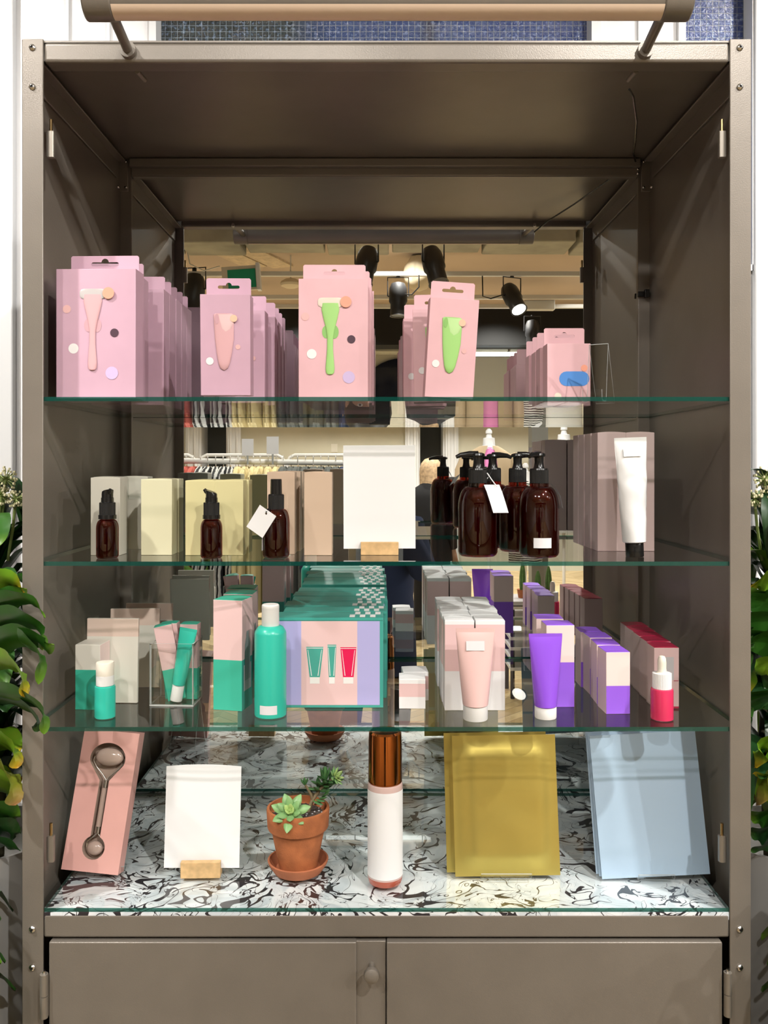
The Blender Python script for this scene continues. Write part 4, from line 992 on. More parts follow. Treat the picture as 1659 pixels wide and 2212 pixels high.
for (c, dz) in (((.044, 0, .126), 0), ((.036, .003, .119), .2), ((.030, .003, .112), .5), ((.040, .002, .122), .8)):
    for j in range(5):
        a = 2*PI*j/5+dz; leaf_fat(m, c, (math.cos(a)*.9, math.sin(a)*.9-.2, .5 if j % 2 else .1), .020, .0038, .0016, M_SUCD)
for j in range(4): leaf_fat(m, (.038, 0, .124), (-.5+.35*j, -.2, 1.2), .024, .0040, .0017, M_SUCD)
for j in range(3): leaf_fat(m, (.010, -.002, .121), (-.5+.4*j, -.1, .6), .012, .003, .0014, M_SUCD)
for j in range(5): leaf_fat(m, (.022+.004*j, -.004, .100+.002*j), (.8-.1*j, -.6, -.25+.2*j), .018, .0036, .0016, M_SUCD)
m.build('rear_shoot', pot)
# amber bottle with copper cap
M_COP = mat('copper_brown_cap', lin=(.50, .17, .05), rough=.12, metal=1)
M_ROSEL = mat('rose_amber_base', lin=(.42, .09, .05), rough=.12, coat=.5)
mi_ = empty('mist_bottle', (X(832, 1.18), Y(1.18)+.002, B0)); tag(mi_, 'tall slim bottle with copper cap and long blank white label', 'bottle')
MB().lathe([(.018, 0), (.0225, .0015), (.0240, .006), (.0242, .010), (.0242, .134), (.0236, .137), (.0215, .1385)], [M_ROSEL, M_ROSEL, M_ROSEL, mat('frosted_rose', lin=(.62, .44, .40), rough=.25, coat=.4), MATS['frosted_rose'], MATS['frosted_rose']], 48).build('bottle_body', mi_)
MB().lathe([(.0230, .1388), (.0234, .1395), (.0234, .1400), (.0228, .1402), (.0228, .1412), (.0234, .1414), (.0230, .1950), (.0224, .2060), (.0200, .2085), (.0190, .2078), (.001, .2075)], M_COP, 48).build('cap', mi_)
m = MB(); r = .0245
for i in range(24):
    aa = [(-PI/2)+(-1.42+2.84*k/24) for k in (i, i+1)]
    m.poly([(r*math.cos(a_), r*math.sin(a_), z_) for a_, z_ in ((aa[0], .0125), (aa[1], .0125), (aa[1], .1300), (aa[0], .1300))], M_WHITE)
for f in m.bm.faces: f.smooth = True
m.build('label', mi_)
# foil pouches
def pouch(name, w, h, bulge, mm, rim=.006, seed=0):
    m = MB(); nx, nz = 26, 32; F = [[None]*(nx+1) for _ in range(nz+1)]; B = [[None]*(nx+1) for _ in range(nz+1)]
    for j in range(nz+1):
        for i in range(nx+1):
            u, v = i/nx, j/nz; x, z = -w/2+w*u, h*v
            e = min(u, 1-u)*w; g = min(v, 1-v)*h
            k = max(0, min(1, (e-rim)/.022))*max(0, min(1, (g-rim)/.024)); k = k*k*(3-2*k)
            wv = 1+.25*mnoise.noise(Vector((x*22+seed, z*22, seed)))
            F[j][i] = m.v((x, -.0005-bulge*k*wv, z)); B[j][i] = m.v((x, .0005+bulge*.5*k*wv, z))
    for G, fl in ((F, 0), (B, 1)):
        for j in range(nz):
            for i in range(nx): m.face([G[j][i], G[j][i+1], G[j+1][i+1], G[j+1][i]], mm, True)
    for j in range(nz):
        for i in (0, nx): m.face([F[j][i], F[j+1][i], B[j+1][i], B[j][i]], mm)
    for i in range(nx):
        for j in (0, nz): m.face([F[j][i], F[j][i+1], B[j][i+1], B[j][i]], mm)
    return m.build(name)
M_GOLD = noisy(mat('olive_gold_foil', lin=(.56, .44, .11), rough=.36, metal=.72), 8, .05)
M_BLUE = mat('pale_blue_foil', lin=(.42, .56, .70), rough=.42, metal=.05)
L_ = 1.195
p = pouch('foil_pouch', .1465, .1905, .0050, M_GOLD); tag(p, 'olive gold foil pouch, front one of the pair', 'pouch', 'gold foil pouches')
p.location = (X(1097, L_), Y(L_), B0+.0015); p.rotation_euler = (math.radians(-7), math.radians(-.9), .0)
q = copy_tree(p); q.location = (X(1081, L_)-.0005, Y(L_)+.0125, B0+.0015); q['label'] = 'olive gold foil pouch, rear one showing only its left edge'; q.rotation_euler = (math.radians(-7), math.radians(-.9), 0)
acrylic_stand(.07, .12, .016, .028, .009, (X(1092, L_), Y(L_)+.020, B0), 'clear acrylic stand behind the olive gold pouches')
L_ = 1.19
p = pouch('foil_pouch', .1490, .1930, .0016, M_BLUE, seed=4); tag(p, 'pale blue flat pouch, frontmost of three leaning at the bottom right', 'pouch', 'pale blue pouches')
p.location = (X(1417, L_), Y(L_), B0+.0030); p.rotation_euler = (math.radians(-8), math.radians(-3.6), -.03)
for k, (dx, dy, r_, lb) in enumerate(((-.0025, .006, -3.2, 'pale blue flat pouch, middle of three leaning at the bottom right'), (-.0055, .011, -2.9, 'pale blue flat pouch, rearmost of three leaning at the bottom right'))):
    q = copy_tree(p); q.location = (p.location.x+dx, p.location.y+dy, B0+.0035+.0005*k); q.rotation_euler = (math.radians(-8), math.radians(r_), -.03); q['label'] = lb
acrylic_stand(.05, .12, .018, .030, .009, (X(1415, L_), Y(L_)+.024, B0), 'clear acrylic stand behind the pale blue pouches')

# ================================================================== plants beside the cabinet
def leafmat(name, c0, c1):
    m = mat(name, lin=c0, rough=.38, sub=0)
    N, L, b = nodes(m); at = N.new('ShaderNodeUVMap'); sp = N.new('ShaderNodeSeparateXYZ'); L.new(at.outputs[0], sp.inputs[0])
    r = N.new('ShaderNodeValToRGB'); cr = r.color_ramp
    cr.elements[0].position = 0; cr.elements[0].color = (*c0, 1); cr.elements[1].position = 1; cr.elements[1].color = (*c1, 1)
    e = cr.elements.new(.72); e.color = (*c0, 1)
    L.new(sp.outputs[1], r.inputs[0])
    n = N.new('ShaderNodeTexNoise'); n.inputs['Scale'].default_value = 50
    tc = N.new('ShaderNodeTexCoord'); L.new(tc.outputs['Object'], n.inputs['Vector'])
    mx = N.new('ShaderNodeMixRGB'); mx.blend_type = 'MULTIPLY'; mx.inputs[0].default_value = .35; L.new(r.outputs[0], mx.inputs[1]); L.new(n.outputs['Color'], mx.inputs[2])
    L.new(mx.outputs[0], b.inputs['Base Color']); return m
LG = leafmat('leaf_green', (.030, .125, .012), (.16, .32, .02)); LD = leafmat('leaf_dark', (.012, .055, .012), (.03, .10, .015))
LY = leafmat('leaf_yellowing', (.20, .40, .02), (.85, .50, .02)); LB = leafmat('leaf_browning', (.35, .42, .04), (.42, .20, .08))
def strap_leaf(m, uvl, pts, wd, mm, fold=.25, side=None, wave=.0, n=14):
    """long arching leaf through control points"""
    P = [Vector(p) for p in pts]
    def ev(t):
        k = t*(len(P)-1); i = min(int(k), len(P)-2); f = k-i
        p0 = P[max(i-1, 0)]; p1 = P[i]; p2 = P[i+1]; p3 = P[min(i+2, len(P)-1)]
        return .5*((2*p1)+(p2-p0)*f+(2*p0-5*p1+4*p2-p3)*f*f+(3*p1-p0-3*p2+p3)*f**3)
    rows = []
    for i in range(n+1):
        t = i/n; c = ev(t); d = (ev(min(1, t+.02))-ev(max(0, t-.02))).normalized()
        s_ = Vector(side).normalized() if side else d.cross(Vector((0, 0, 1)))
        s_ = (s_-d*s_.dot(d)); s_ = s_.normalized() if s_.length > 1e-3 else Vector((0, 1, 0)); nn = s_.cross(d)
        k = wd*(math.sin(PI*min(1, (t*.93+.07))**.8))**.75 if t < 1 else 0.0003
        row = []
        for u in (-1, -.5, 0, .5, 1):
            row.append((m.v(c+s_*k*u+nn*k*fold*abs(u)+nn*wave*math.sin(t*17+u*2)*abs(u)), (u*.5+.5, t)))
        rows.append(row)
    for a, b_ in zip(rows, rows[1:]):
        for j in range(4):
            f = m.face([a[j][0], a[j+1][0], b_[j+1][0], b_[j][0]], mm, True)
            if f:
                for lp, q in zip(f.loops, (a[j], a[j+1], b_[j+1], b_[j])): lp[uvl].uv = q[1]
def P3(px, py, L): return (X(px, L), Y(L), Z(py, L))
def plant(side, front_leaves, label):
    cx = side*.585; cy = .14
    t = empty('potted_dracaena', (cx, cy, 0)); tag(t, label, 'plant', 'leafy plants beside the cabinet')
    t2 = Matrix.Translation((-cx, -cy, 0))
    m = MB(); m.M = t2; uvl = m.bm.loops.layers.uv.new('UVMap')
    for (pts, wd, mm) in front_leaves:
        wd *= 1.45
        strap_leaf(m, uvl, [P3(*p) for p in pts], wd, mm, side=(.25*side, -.5, .8) , wave=wd*.12, n=20)
    m.build('near_leaf', t, recalc=False)
    m = MB(); uvl = m.bm.loops.layers.uv.new('UVMap')
    rnd = random.Random(5 if side < 0 else 9)
    for i in range(130):
        z = rnd.uniform(.98, 1.44); a = rnd.uniform(0, 2*PI); r = rnd.uniform(.09, .16)*(1.0 if z < 1.4 else .7)
        dx, dy = math.cos(a), math.sin(a); lim = (.105 if dx*-side > 0 else .2)
        if dy > .4: r *= .8
        h1 = rnd.uniform(.03, .09); dr = rnd.uniform(-.06, .04)
        ex = dx*r
        if ex*-side > lim: ex = lim*-side
        pts = [(0, 0, z-.05), (ex*.45, dy*r*.45, z+h1*.7), (ex*.85, dy*r*.85, z+h1*.5), (ex*1.0, dy*r*1.05, z+dr)]
        strap_leaf(m, uvl, pts, rnd.uniform(.013, .022), rnd.choice((LD, LD, LD, LG, LG, LY)), wave=.003)
    m.build('foliage', t, recalc=False)
    m = MB(); st = mat('plant_stem', lin=(.10, .09, .05), rough=.8)
    for dx in (-.02, .015, .0): m.tube([(dx, 0, .85), (dx*1.3, .01, 1.1), (dx*.5, 0, 1.42)], .010, st, 10)
    m.build('stem', t)
    # flower heads
    m = MB(); fw = mat('cream_blossom', lin=(.62, .58, .36), rough=.7); fg = mat('flower_stalk', lin=(.25, .32, .10), rough=.6)
    fx = (-side)*.0
    for (px, py, R_) in ((12, 1035, .016), (34, 1078, .012), (2, 1070, .013)):
        L_ = 1.22; qx = X(px, L_) if side < 0 else X(1664-px, L_); c = Vector((qx-cx, Y(L_)-cy, Z(py, L_)))
        m.tube([c+Vector((side*.02, .02, -.09)), c+Vector((side*.008, .01, -.04)), c], .0022, fg, 8)
        for k in range(46):
            d = Vector((rnd.gauss(0, 1), rnd.gauss(0, 1), rnd.gauss(0, 1))).normalized()
            e_ = c+d*R_*rnd.uniform(.8, 1.1); m.tube([c, e_], .0006, fg, 4); m.ball(e_, .0019, .0019, .0022, fw, 6, 4)
    m.build('blossom', t)
    pm = mat('pale_grey_planter', lin=(.52, .51, .49), rough=.25, metal=.35)
    MB().lathe([(.075, 0), (.083, .004), (.101, .90), (.104, .955), (.105, .963), (.098, .962), (.094, .93), (.001, .925)], pm, 48).build('planter', t)
    return t
fl = [
 ([(-60, 1330, 1.22), (-10, 1300, 1.10), (40, 1295, 1.06), (75, 1305, 1.05), (97, 1335, 1.05)], .0085, LG),
 ([(-60, 1400, 1.22), (0, 1340, 1.10), (60, 1345, 1.05), (88, 1372, 1.05), (92, 1405, 1.05)], .012, LG),
 ([(-50, 1440, 1.2), (10, 1385, 1.08), (70, 1382, 1.04), (98, 1400, 1.03), (117, 1392, 1.03)], .013, LG),
 ([(-40, 1380, 1.2), (20, 1375, 1.08), (70, 1400, 1.03), (88, 1430, 1.02), (82, 1478, 1.02)], .011, LG),
 ([(-60, 1450, 1.2), (-10, 1430, 1.08), (30, 1440, 1.05), (48, 1470, 1.04), (52, 1506, 1.04)], .013, LY),
 ([(-60, 1500, 1.2), (0, 1500, 1.08), (60, 1515, 1.04), (92, 1545, 1.03), (94, 1586, 1.03)], .012, LG),
 ([(-60, 1540, 1.2), (0, 1510, 1.1), (55, 1530, 1.05), (80, 1560, 1.04), (74, 1580, 1.04)], .010, LD),
 ([(-60, 1320, 1.2), (-20, 1270, 1.12), (20, 1255, 1.1), (52, 1280, 1.1)], .014, LY),
 ([(-60, 1340, 1.2), (-10, 1310, 1.12), (30, 1290, 1.1), (58, 1272, 1.1)], .014, LG),
 ([(-60, 1620, 1.2), (-10, 1600, 1.12), (25, 1620, 1.1), (35, 1660, 1.1)], .018, LY),
 ([(-60, 1650, 1.2), (-10, 1650, 1.12), (22, 1690, 1.1), (30, 1740, 1.1)], .022, LB),
 ([(-60, 1700, 1.2), (0, 1690, 1.14), (44, 1680, 1.13)], .020, LY),
 ([(-60, 1780, 1.2), (0, 1760, 1.14), (45, 1765, 1.14)], .018, LG),
 ([(-60, 1800, 1.2), (0, 1795, 1.14), (45, 1800, 1.14)], .018, LD),
 ([(-60, 1830, 1.2), (-10, 1820, 1.14), (44, 1838, 1.14)], .010, LD),
]
plant(-1, fl, 'leafy green plant with yellowing leaf tips in a pale planter, left of the cabinet')
fr2 = []
for pts, wd, mm in fl:
    q = [(1664-min(px, 60), py, max(L_, 1.16)) for px, py, L_ in pts]
    fr2.append((q, wd*1.1, mm))
plant(1, fr2, 'leafy green plant with browning leaves in a pale planter, right of the cabinet')
def low_plant(side, label):
    t = empty('leafy_bush', (side*.61, -.10, 0)); tag(t, label, 'plant', 'low dark plants')
    MB().lathe([(.07, 0), (.09, .004), (.11, .30), (.112, .32), (.104, .32), (.100, .30), (.001, .295)], mat('dark_planter', lin=(.06, .06, .06), rough=.5), 36).build('planter', t)
    m = MB(); uvl = m.bm.loops.layers.uv.new('UVMap'); rnd = random.Random(31)
    for i in range(90):
        a = rnd.gauss(.70 if side < 0 else PI-.70, .6); r = rnd.uniform(.08, .19); z = rnd.uniform(.66, .95); dx, dy = math.cos(a), math.sin(a)
        ex = dx*r
        if ex*-side > .118: ex = .118*-side
        strap_leaf(m, uvl, [(0, 0, .30), (ex*.3, dy*r*.3, .55), (ex*.75, dy*r*.7, z), (ex, dy*r, z-.02)], rnd.uniform(.016, .024), rnd.choice((LD, LD, LG)), wave=.003)
    m.build('foliage', t, recalc=False)
low_plant(-1, 'dark green bush low at the left of the cabinet, below the pale planter')
low_plant(1, 'dark green bush low at the right of the cabinet, below the pale planter')

# ================================================================== the shop seen in the mirror
def V3(px, py, L): return (X(px, L), MY-(L-1.51), Z(py, L))       # a point of the shop seen in the mirror at path length L
M_RAIL = mat('white_rail', lin=(.78, .76, .70), rough=.35)
M_CAN = mat('black_lamp_can', lin=(.012, .012, .013), rough=.35)
M_LIT = mat('lit_lamp_face', lin=(1, 1, 1), emit=(1, .98, .92), estr=9)
for k, (py, L_) in enumerate(((592, 7.8), (642, 8.8), (662, 9.2))):
    tk = MB().box(-4.9, 4.9, -.025, .025, -.02, .02, M_RAIL).build('lighting_track', loc=(0, MY-(L_-1.51), Z(py, L_)))
    tag(tk, ['white lighting track nearest the cabinet under the shop ceiling', 'second white lighting track under the shop ceiling', 'third white lighting track, just before the black bulkhead'][k], 'lighting track', 'white lighting tracks')
def spotlight(px, py, L_, lean, yaw, label, lit, trackz, S=1.0):
    t = empty('track_spotlight', V3(px, py, L_), yaw); tag(t, label, 'spotlight', 'black track spotlights'); t.scale = (S, S, S)
    m = MB(); m.lathe([(.02, .13), (.062, .115), (.080, .07), (.083, .02), (.083, -.05), (.070, -.07), (.072, -.18), (.078, -.185), (.066, -.18), (.060, -.15)], M_CAN, 28)
    c = m.build('lamp_can', t); c.rotation_euler = (lean, 0, 0)
    m = MB(); m.lathe([(.064, -.178), (.001, -.179)], M_LIT if lit else M_BLACK, 24); l_ = m.build('lens', c)
    m = MB(); m.tube([(-.095, 0, .0), (-.095, 0, .17), (.095, 0, .17), (.095, 0, .0)], .006, M_CAN, 8); m.tube([(-.095, 0, 0), (.095, 0, 0)], .006, M_CAN, 8); m.build('yoke', t)
    top = (trackz-t.location.z)/S
    MB().tube([(0, 0, .17), (0, 0, top)], .018, M_CAN, 10).build('mount', t)
    return t
tz = Z(592, 7.8)
spotlight(1106, 640, 7.8, math.radians(38), -.45, 'lit black spotlight hanging right of the leaning pink box in the mirror', True, tz)
spotlight(860, 640, 7.8, math.radians(4), 0, 'unlit black spotlight hanging above the shelf middle in the mirror', False, tz)
spotlight(420, 625, 7.8, math.radians(6), .2, 'unlit black spotlight at the left edge of the mirror view', False, tz, 1.15)
spotlight(936, 568, 6.4, math.radians(24), -.5, 'black spotlight close to the concrete beam, cut by it in the mirror', False, 3.40, 1.0)
spotlight(792, 568, 6.4, math.radians(25), .4, 'black spotlight beside the beam, partly behind the central pink box', False, 3.40, 1.0)
spotlight(1150, 715, 9.9, math.radians(5), 0, 'dark spotlight in front of the black bulkhead', False, CZ+1.72)
spot(V3(1122, 668, 7.6), (X(1150, 7)+.5, -3.6, 0), 90, 50)
for k, (px, py, L_, rr, hh, lb) in enumerate(((905, 588, 8.0, .15, .18, 'large cream rounded form hung behind the white lighting tracks'), (628, 612, 8.0, .10, .05, 'small cream rounded form beside the central pink box'))):
    t = empty('cream_form', V3(px, py, L_)); tag(t, lb, 'lamp')
    MB().lathe([(.02, hh*.9), (rr*.5, hh*.8), (rr*.9, hh*.3), (rr, -.1*hh), (rr*.9, -hh*.5), (rr*.5, -hh*.85), (.01, -hh)], mat('cream_matte', lin=(.80, .68, .48), rough=.6), 28).build('shade', t)
    MB().tube([(0, 0, hh*.9), (0, 0, H-t.location.z)], .006, M_RAIL, 8).build('rod', t)  # rounded cream forms on rods, standing in for unidentified pale shapes
for k, px in enumerate((505, 565)):
    c = MB(); c.box(-.11, .11, -.45, .45, -.02, 0, noisy(mat('pale_ply_board', lin=(.70, .56, .38), rough=.8), 20, .15)); o = struct(c.build('trim_%d' % (k+10), loc=(X(px, 8.0), MY-(8.0-1.51), H))); o.rotation_euler = (0, 0, .35)
# green exit-style sign box, fluorescent tube, led strip, transformer box
t = empty('hanging_sign_box', V3(520, 593, 7.4)); tag(t, 'boxy hanging sign with green face under the ceiling at left', 'sign')
MB().box(-.16, .14, -.02, .02, -.14, .07, mat('sign_beige', lin=(.78, .70, .56), rough=.6)).build('sign_case', t)
MB().box(-.11, .13, .02, .024, -.12, .04, mat('sign_green', lin=(.005, .34, .17), rough=.5)).build('sign_face', t)
MB().box(.14, .17, -.03, .06, -.15, .08, M_WHITE).build('white_edge', t); t.rotation_euler = (0, math.radians(-4), 0)  # plain white strip along the right end of the sign case
M_TUBE = mat('fluorescent_white', lin=(1, 1, 1), emit=(.95, 1, 1), estr=6)
t = MB().box(X(1020, 10.7), X(1125, 10.7), -.04, .04, -.022, .022, M_TUBE).build('fluorescent_light', loc=(0, MY-(10.7-1.51), Z(765, 10.7))); tag(t, 'glowing white fluorescent light above the pale wall panel', 'lamp')
t = MB().box(-.45, .43, -.05, .05, -.01, .02, mat('strip_light_white', lin=(1, 1, 1), emit=(.95, 1, 1), estr=16)).build('ceiling_strip_light', loc=(0, MY-(7.1-1.51), H-.03)); tag(t, 'glowing strip light on the shop ceiling near the middle', 'lamp')
t = MB().box(-.16, .16, -.05, .05, -.05, .05, M_RAIL).build('transformer_box', loc=V3(1164, 660, 8.9), bevel=.008); tag(t, 'white transformer box mounted on the rear lighting track', 'box')
for k, (pts, lb) in enumerate((([V3(404, 540, 7.6), V3(410, 570, 7.6), V3(440, 585, 7.6), V3(475, 575, 7.6)], 'thin pale cable looping near the green sign'),
                 ([V3(905, 594, 7.75), V3(905, 620, 7.75), V3(890, 636, 7.75), V3(868, 636, 7.75)], 'black cable feeding the middle unlit spotlight'),
                 ([V3(1042, 596, 7.75), V3(1043, 640, 7.75), V3(1060, 645, 7.75), V3(1092, 635, 7.75)], 'black cable feeding the lit spotlight'))):
    tag(MB().tube(pts, .006, M_RAIL if k == 0 else M_BLACK, 6).build('lamp_cable'), lb, 'cable')

# clothes racks
def pipe(m, pts, r, mm): m.tube(pts, r, mm, 10)
M_HW = mat('hanger_wood', lin=(.62, .36, .13), rough=.5)
LR = 5.2; ry_ = MY-(LR-1.51); rz_ = Z(994, LR)
rk = empty('clothes_rack', (X(570, LR), ry_, 0)); tag(rk, 'long white clothes rail full of garments seen at the left of the mirror', 'clothes rack')
m = MB(); hw_ = .78; m.tube([(-hw_, 0, rz_), (hw_-.05, 0, rz_-.02)], .017, M_RAIL, 12); m.build('rail', rk)
for sx in (-1, 1):
    m = MB(); m.tube([(sx*(hw_-.05), 0, rz_), (sx*(hw_-.05), 0, .03)], .014, M_RAIL, 10); m.build('upright', rk)
    m = MB(); m.tube([(sx*(hw_-.05), -.25, .02), (sx*(hw_-.05), .25, .02)], .014, M_RAIL, 10); m.build('foot', rk)
def fabric(name, c, stripes=None):
    m = mat(name, lin=c, rough=.85)
    if stripes:
        N, L, b = nodes(m); tc = N.new('ShaderNodeTexCoord'); wv = N.new('ShaderNodeTexWave'); wv.inputs['Scale'].default_value = 14; wv.inputs['Distortion'].default_value = 3; wv.bands_direction = stripes
        L.new(tc.outputs['Object'], wv.inputs['Vector']); r = N.new('ShaderNodeValToRGB'); r.color_ramp.elements[0].position = .45; r.color_ramp.elements[1].position = .55
        r.color_ramp.elements[0].color = (.02, .02, .02, 1); r.color_ramp.elements[1].color = (.7, .7, .66, 1); L.new(wv.outputs['Color'], r.inputs[0]); L.new(r.outputs[0], b.inputs['Base Color'])
    return m
F_RED = fabric('coral_cloth', (.50, .10, .07)); F_STR = fabric('striped_cloth', (.5, .5, .5), 'X'); F_CRM = fabric('cream_cloth', (.74, .62, .32)); F_GRY = fabric('grey_cloth', (.10, .11, .10)); F_WHT = fabric('white_cloth', (.72, .73, .70)); F_NAVY = fabric('navy_cloth', (.02, .035, .09)); F_RUST = fabric('rust_cloth', (.28, .03, .03))
def garment(x, mm, label, ln, par_rack, th=.027, wob=0.0, first=None):
    t = empty('hanging_garment', (x, ry_, rz_)); tag(t, label, 'garment', 'garments on the long rail')
    m = MB(); m.tube([(0, 0, .018), (0, .012, .030), (0, .020, .018), (0, .010, -.002), (0, 0, -.02), (0, 0, -.045)], .0028, M_RAIL, 6); m.build('hook', t)
    m = MB(); n = 9; R = []
    for k in range(n):
        u = -1+2*k/(n-1); R.append([(a*.008, u*.20, -.045-.10*abs(u)**1.3+b_*.016) for a, b_ in ((-1, 0), (0, 1), (1, 0), (0, -1))])
    m.loft(R, M_HW); m.build('hanger', t)
    secs = [(-.038, .5, .05), (-.055, .9, .11), (-.10, 1, .20), (-.20, 1.05, .215), (-.45, 1.1, .20), (-.45-ln*.5, 1.15, .21), (-.45-ln, 1.2, .215)]
    m = MB(); N_ = 28; R = []
    for (z, k, wy) in secs:
        R.append([(th*k*math.cos(2*PI*j/N_)*(1+.25*math.sin(j*2.3+x*40)), wy*math.sin(2*PI*j/N_)*(1+.03*math.sin(5*j+z*9)), z) for j in range(N_)])
    m.loft(R, mm); m.build('cloth', t)
    return t
gx_ = rk.location.x-.70; kinds = [F_WHT]+[F_RED]*6+[F_STR]*5+[F_CRM]*6+[F_GRY]*8+[F_NAVY]*3+[F_RUST]*2
nm = {F_WHT: 'white', F_RED: 'coral red', F_STR: 'striped', F_CRM: 'cream', F_GRY: 'dark grey', F_NAVY: 'navy', F_RUST: 'dark rust red'}
cnt = {}; protos = {}; tot = {k: kinds.count(k) for k in kinds}
for i, mm in enumerate(kinds):
    cnt[mm] = cnt.get(mm, 0)+1; x = gx_+i*.0455
    lb = '%s garment on the long white rail, %s of its colour from the left' % (nm[mm], 'first' if cnt[mm] == 1 else ORD[cnt[mm]-1])
    if mm not in protos: protos[mm] = garment(x, mm, lb, .40+.25*random.random(), rk)
    else:
        c = copy_tree(protos[mm]); c.location = (x, ry_+random.uniform(-.02, .02), rz_); c['label'] = lb; c.rotation_euler = (0, 0, random.uniform(-.12, .12))
# rounded racks farther back
for k, (pa, pb_, L_) in enumerate(((330, 422, 7.0), (431, 614, 7.0), (621, 800, 7.0))):
    yy_ = MY-(L_-1.51); xa_, xb_ = X(pa, L_), X(pb_, L_); zt_ = Z(983, L_); cxm = (xa_+xb_)/2
    t = empty('clothes_rack', (cxm, yy_, 0)); hw_ = (xb_-xa_)/2
    tag(t, 'pale rounded tube rack farther back, %s one' % ('leftmost', 'middle', 'right')[k], 'clothes rack', 'rounded racks farther back')
    pts = [(-hw_, 0, .0), (-hw_, 0, zt_-.06), (-hw_+.02, 0, zt_-.02), (-hw_+.06, 0, zt_), (hw_-.06, 0, zt_), (hw_-.02, 0, zt_-.02), (hw_, 0, zt_-.06), (hw_, 0, 0)]
    MB().tube(pts, .014, M_RAIL, 10).build('hoop_frame', t)
    MB().tube([(-hw_, 0, zt_-.17), (hw_, 0, zt_-.17)], .010, M_RAIL, 8).build('cross_rail', t)
    nG = 8 if hw_ > .2 else 4
    for j in range(nG):
        gx2 = cxm-hw_+.06+(2*hw_-.12)*j/(nG-1)
        g = MB(); g.ell([(-.18, 0, 0, .02, .05), (-.22, 0, 0, .03, .18), (-.6, 0, 0, .035, .2), (-1.0, 0, 0, .035, .2)], (F_WHT, F_GRY, F_STR, F_NAVY)[(j*3+k) % 4], 16)
        o = g.build('hanging_garment', loc=(gx2, yy_, zt_)); tag(o, '%s garment on the %s rounded rack, %s from its left end' % (('white', 'dark grey', 'striped', 'navy')[(j*3+k) % 4], ('leftmost', 'middle', 'right')[k], 'first' if j == 0 else ORD[j]), 'garment', 'garments on the rounded racks')
# sign cards on stems above the rail
for (px, py, w_, h_, L_, lb) in ((535, 966, 25, 36, 5.1, 'bluish white card on a clip above the clothes rail'), (589, 962, 26, 38, 5.1, 'cream white card on a clip above the clothes rail')):
    t = empty('rail_sign', V3(px, 1000, L_)); tag(t, lb, 'sign', 'cards clipped above the rail'); s_ = L_/1850
    MB().box(-w_*s_/2, w_*s_/2, -.003, .003, (1000-py-h_/2)*s_, (1000-py+h_/2)*s_, M_WHITE).build('card', t)
    MB().tube([(0, 0, -.01), (0, 0, (1000-py-h_/2)*s_)], .006, M_ACRE, 8).build('clip_stem', t)
t = MB().box(-.045, .045, -.002, .002, -.06, .06, M_OFFW).build('wall_card', loc=(X(722, 11.98), BY+.004, Z(968, 11.98))); tag(t, 'small pale card fixed on the beige far wall', 'sign')

# mannequins
def mannequin(px, L_, label, blazer, inner, top_py):
    zt_ = Z(top_py, L_); t = empty('mannequin', (X(px, L_), MY-(L_-1.51), 0)); tag(t, label, 'mannequin')
    M_MAN = mat('mannequin_white', lin=(.74, .75, .76), rough=.3)
    m = MB(); n_ = zt_
    m.ell([(n_-.55, 0, 0, .15, .10), (n_-.35, 0, 0, .16, .11), (n_-.25, 0, 0, .17, .10), (n_-.19, 0, 0, .11, .08), (n_-.16, 0, 0, .060, .06), (n_-.09, 0, 0, .055, .055), (n_-.085, 0, 0, .03, .03), (n_-.05, 0, 0, .022, .022), (n_-.045, 0, 0, .032, .032), (n_-.02, 0, 0, .03, .03), (n_, 0, 0, .012, .012)], M_MAN, 24); m.build('bust', t)
    MB().tube([(0, 0, .02), (0, 0, n_-.5)], .015, M_RAIL, 10).build('pole', t)
    MB().lathe([(.16, 0), (.16, .015), (.02, .03)], M_RAIL, 24).build('base', t)
    m = MB(); m.ell([(n_-1.0, 0, 0, .17, .12), (n_-.6, 0, .01, .17, .12), (n_-.4, 0, .02, .18, .125), (n_-.27, 0, .01, .17, .11), (n_-.20, 0, 0, .10, .085), (n_-.18, 0, 0, .075, .075)], inner, 24); m.build('shirt', t)
    if blazer:
        m = MB(); N_ = 30; R = []
        for z, rx, ry2 in ((n_-1.05, .25, .16), (n_-.7, .225, .15), (n_-.45, .24, .155), (n_-.30, .235, .14), (n_-.24, .205, .12), (n_-.19, .13, .10), (n_-.165, .085, .09)):
            g = .62 if z < n_-.4 else .5
            R.append([(rx*math.sin(g*.5+(2*PI-g)*j/N_), ry2*math.cos(g*.5+(2*PI-g)*j/N_), z) for j in range(N_+1)])
        m.loft(R, blazer, caps=False, closed=False)
        m.build('blazer', t, recalc=False)
        for sx in (-1, 1):
            m = MB(); m.tube([(sx*.20, 0, n_-.25), (sx*.265, 0, n_-.40), (sx*.28, .02, n_-.65), (sx*.27, .05, n_-.92)], [.06, .062, .055, .045], blazer, 14); m.build('sleeve', t)
    return t
mannequin(1056, 8.2, 'headless mannequin in a beige blazer over a pink top', fabric('beige_wool', (.42, .32, .20)), fabric('pink_knit', (.72, .22, .48)), 926)
mannequin(1218, 8.0, 'white headless mannequin beside the grey column at the right of the mirror', None, F_WHT, 918)
mannequin(1135, 8.6, 'mannequin in a black and white patterned top behind the pump bottles', None, fabric('zigzag_cloth', (.3, .3, .3), 'Z'), 1000)
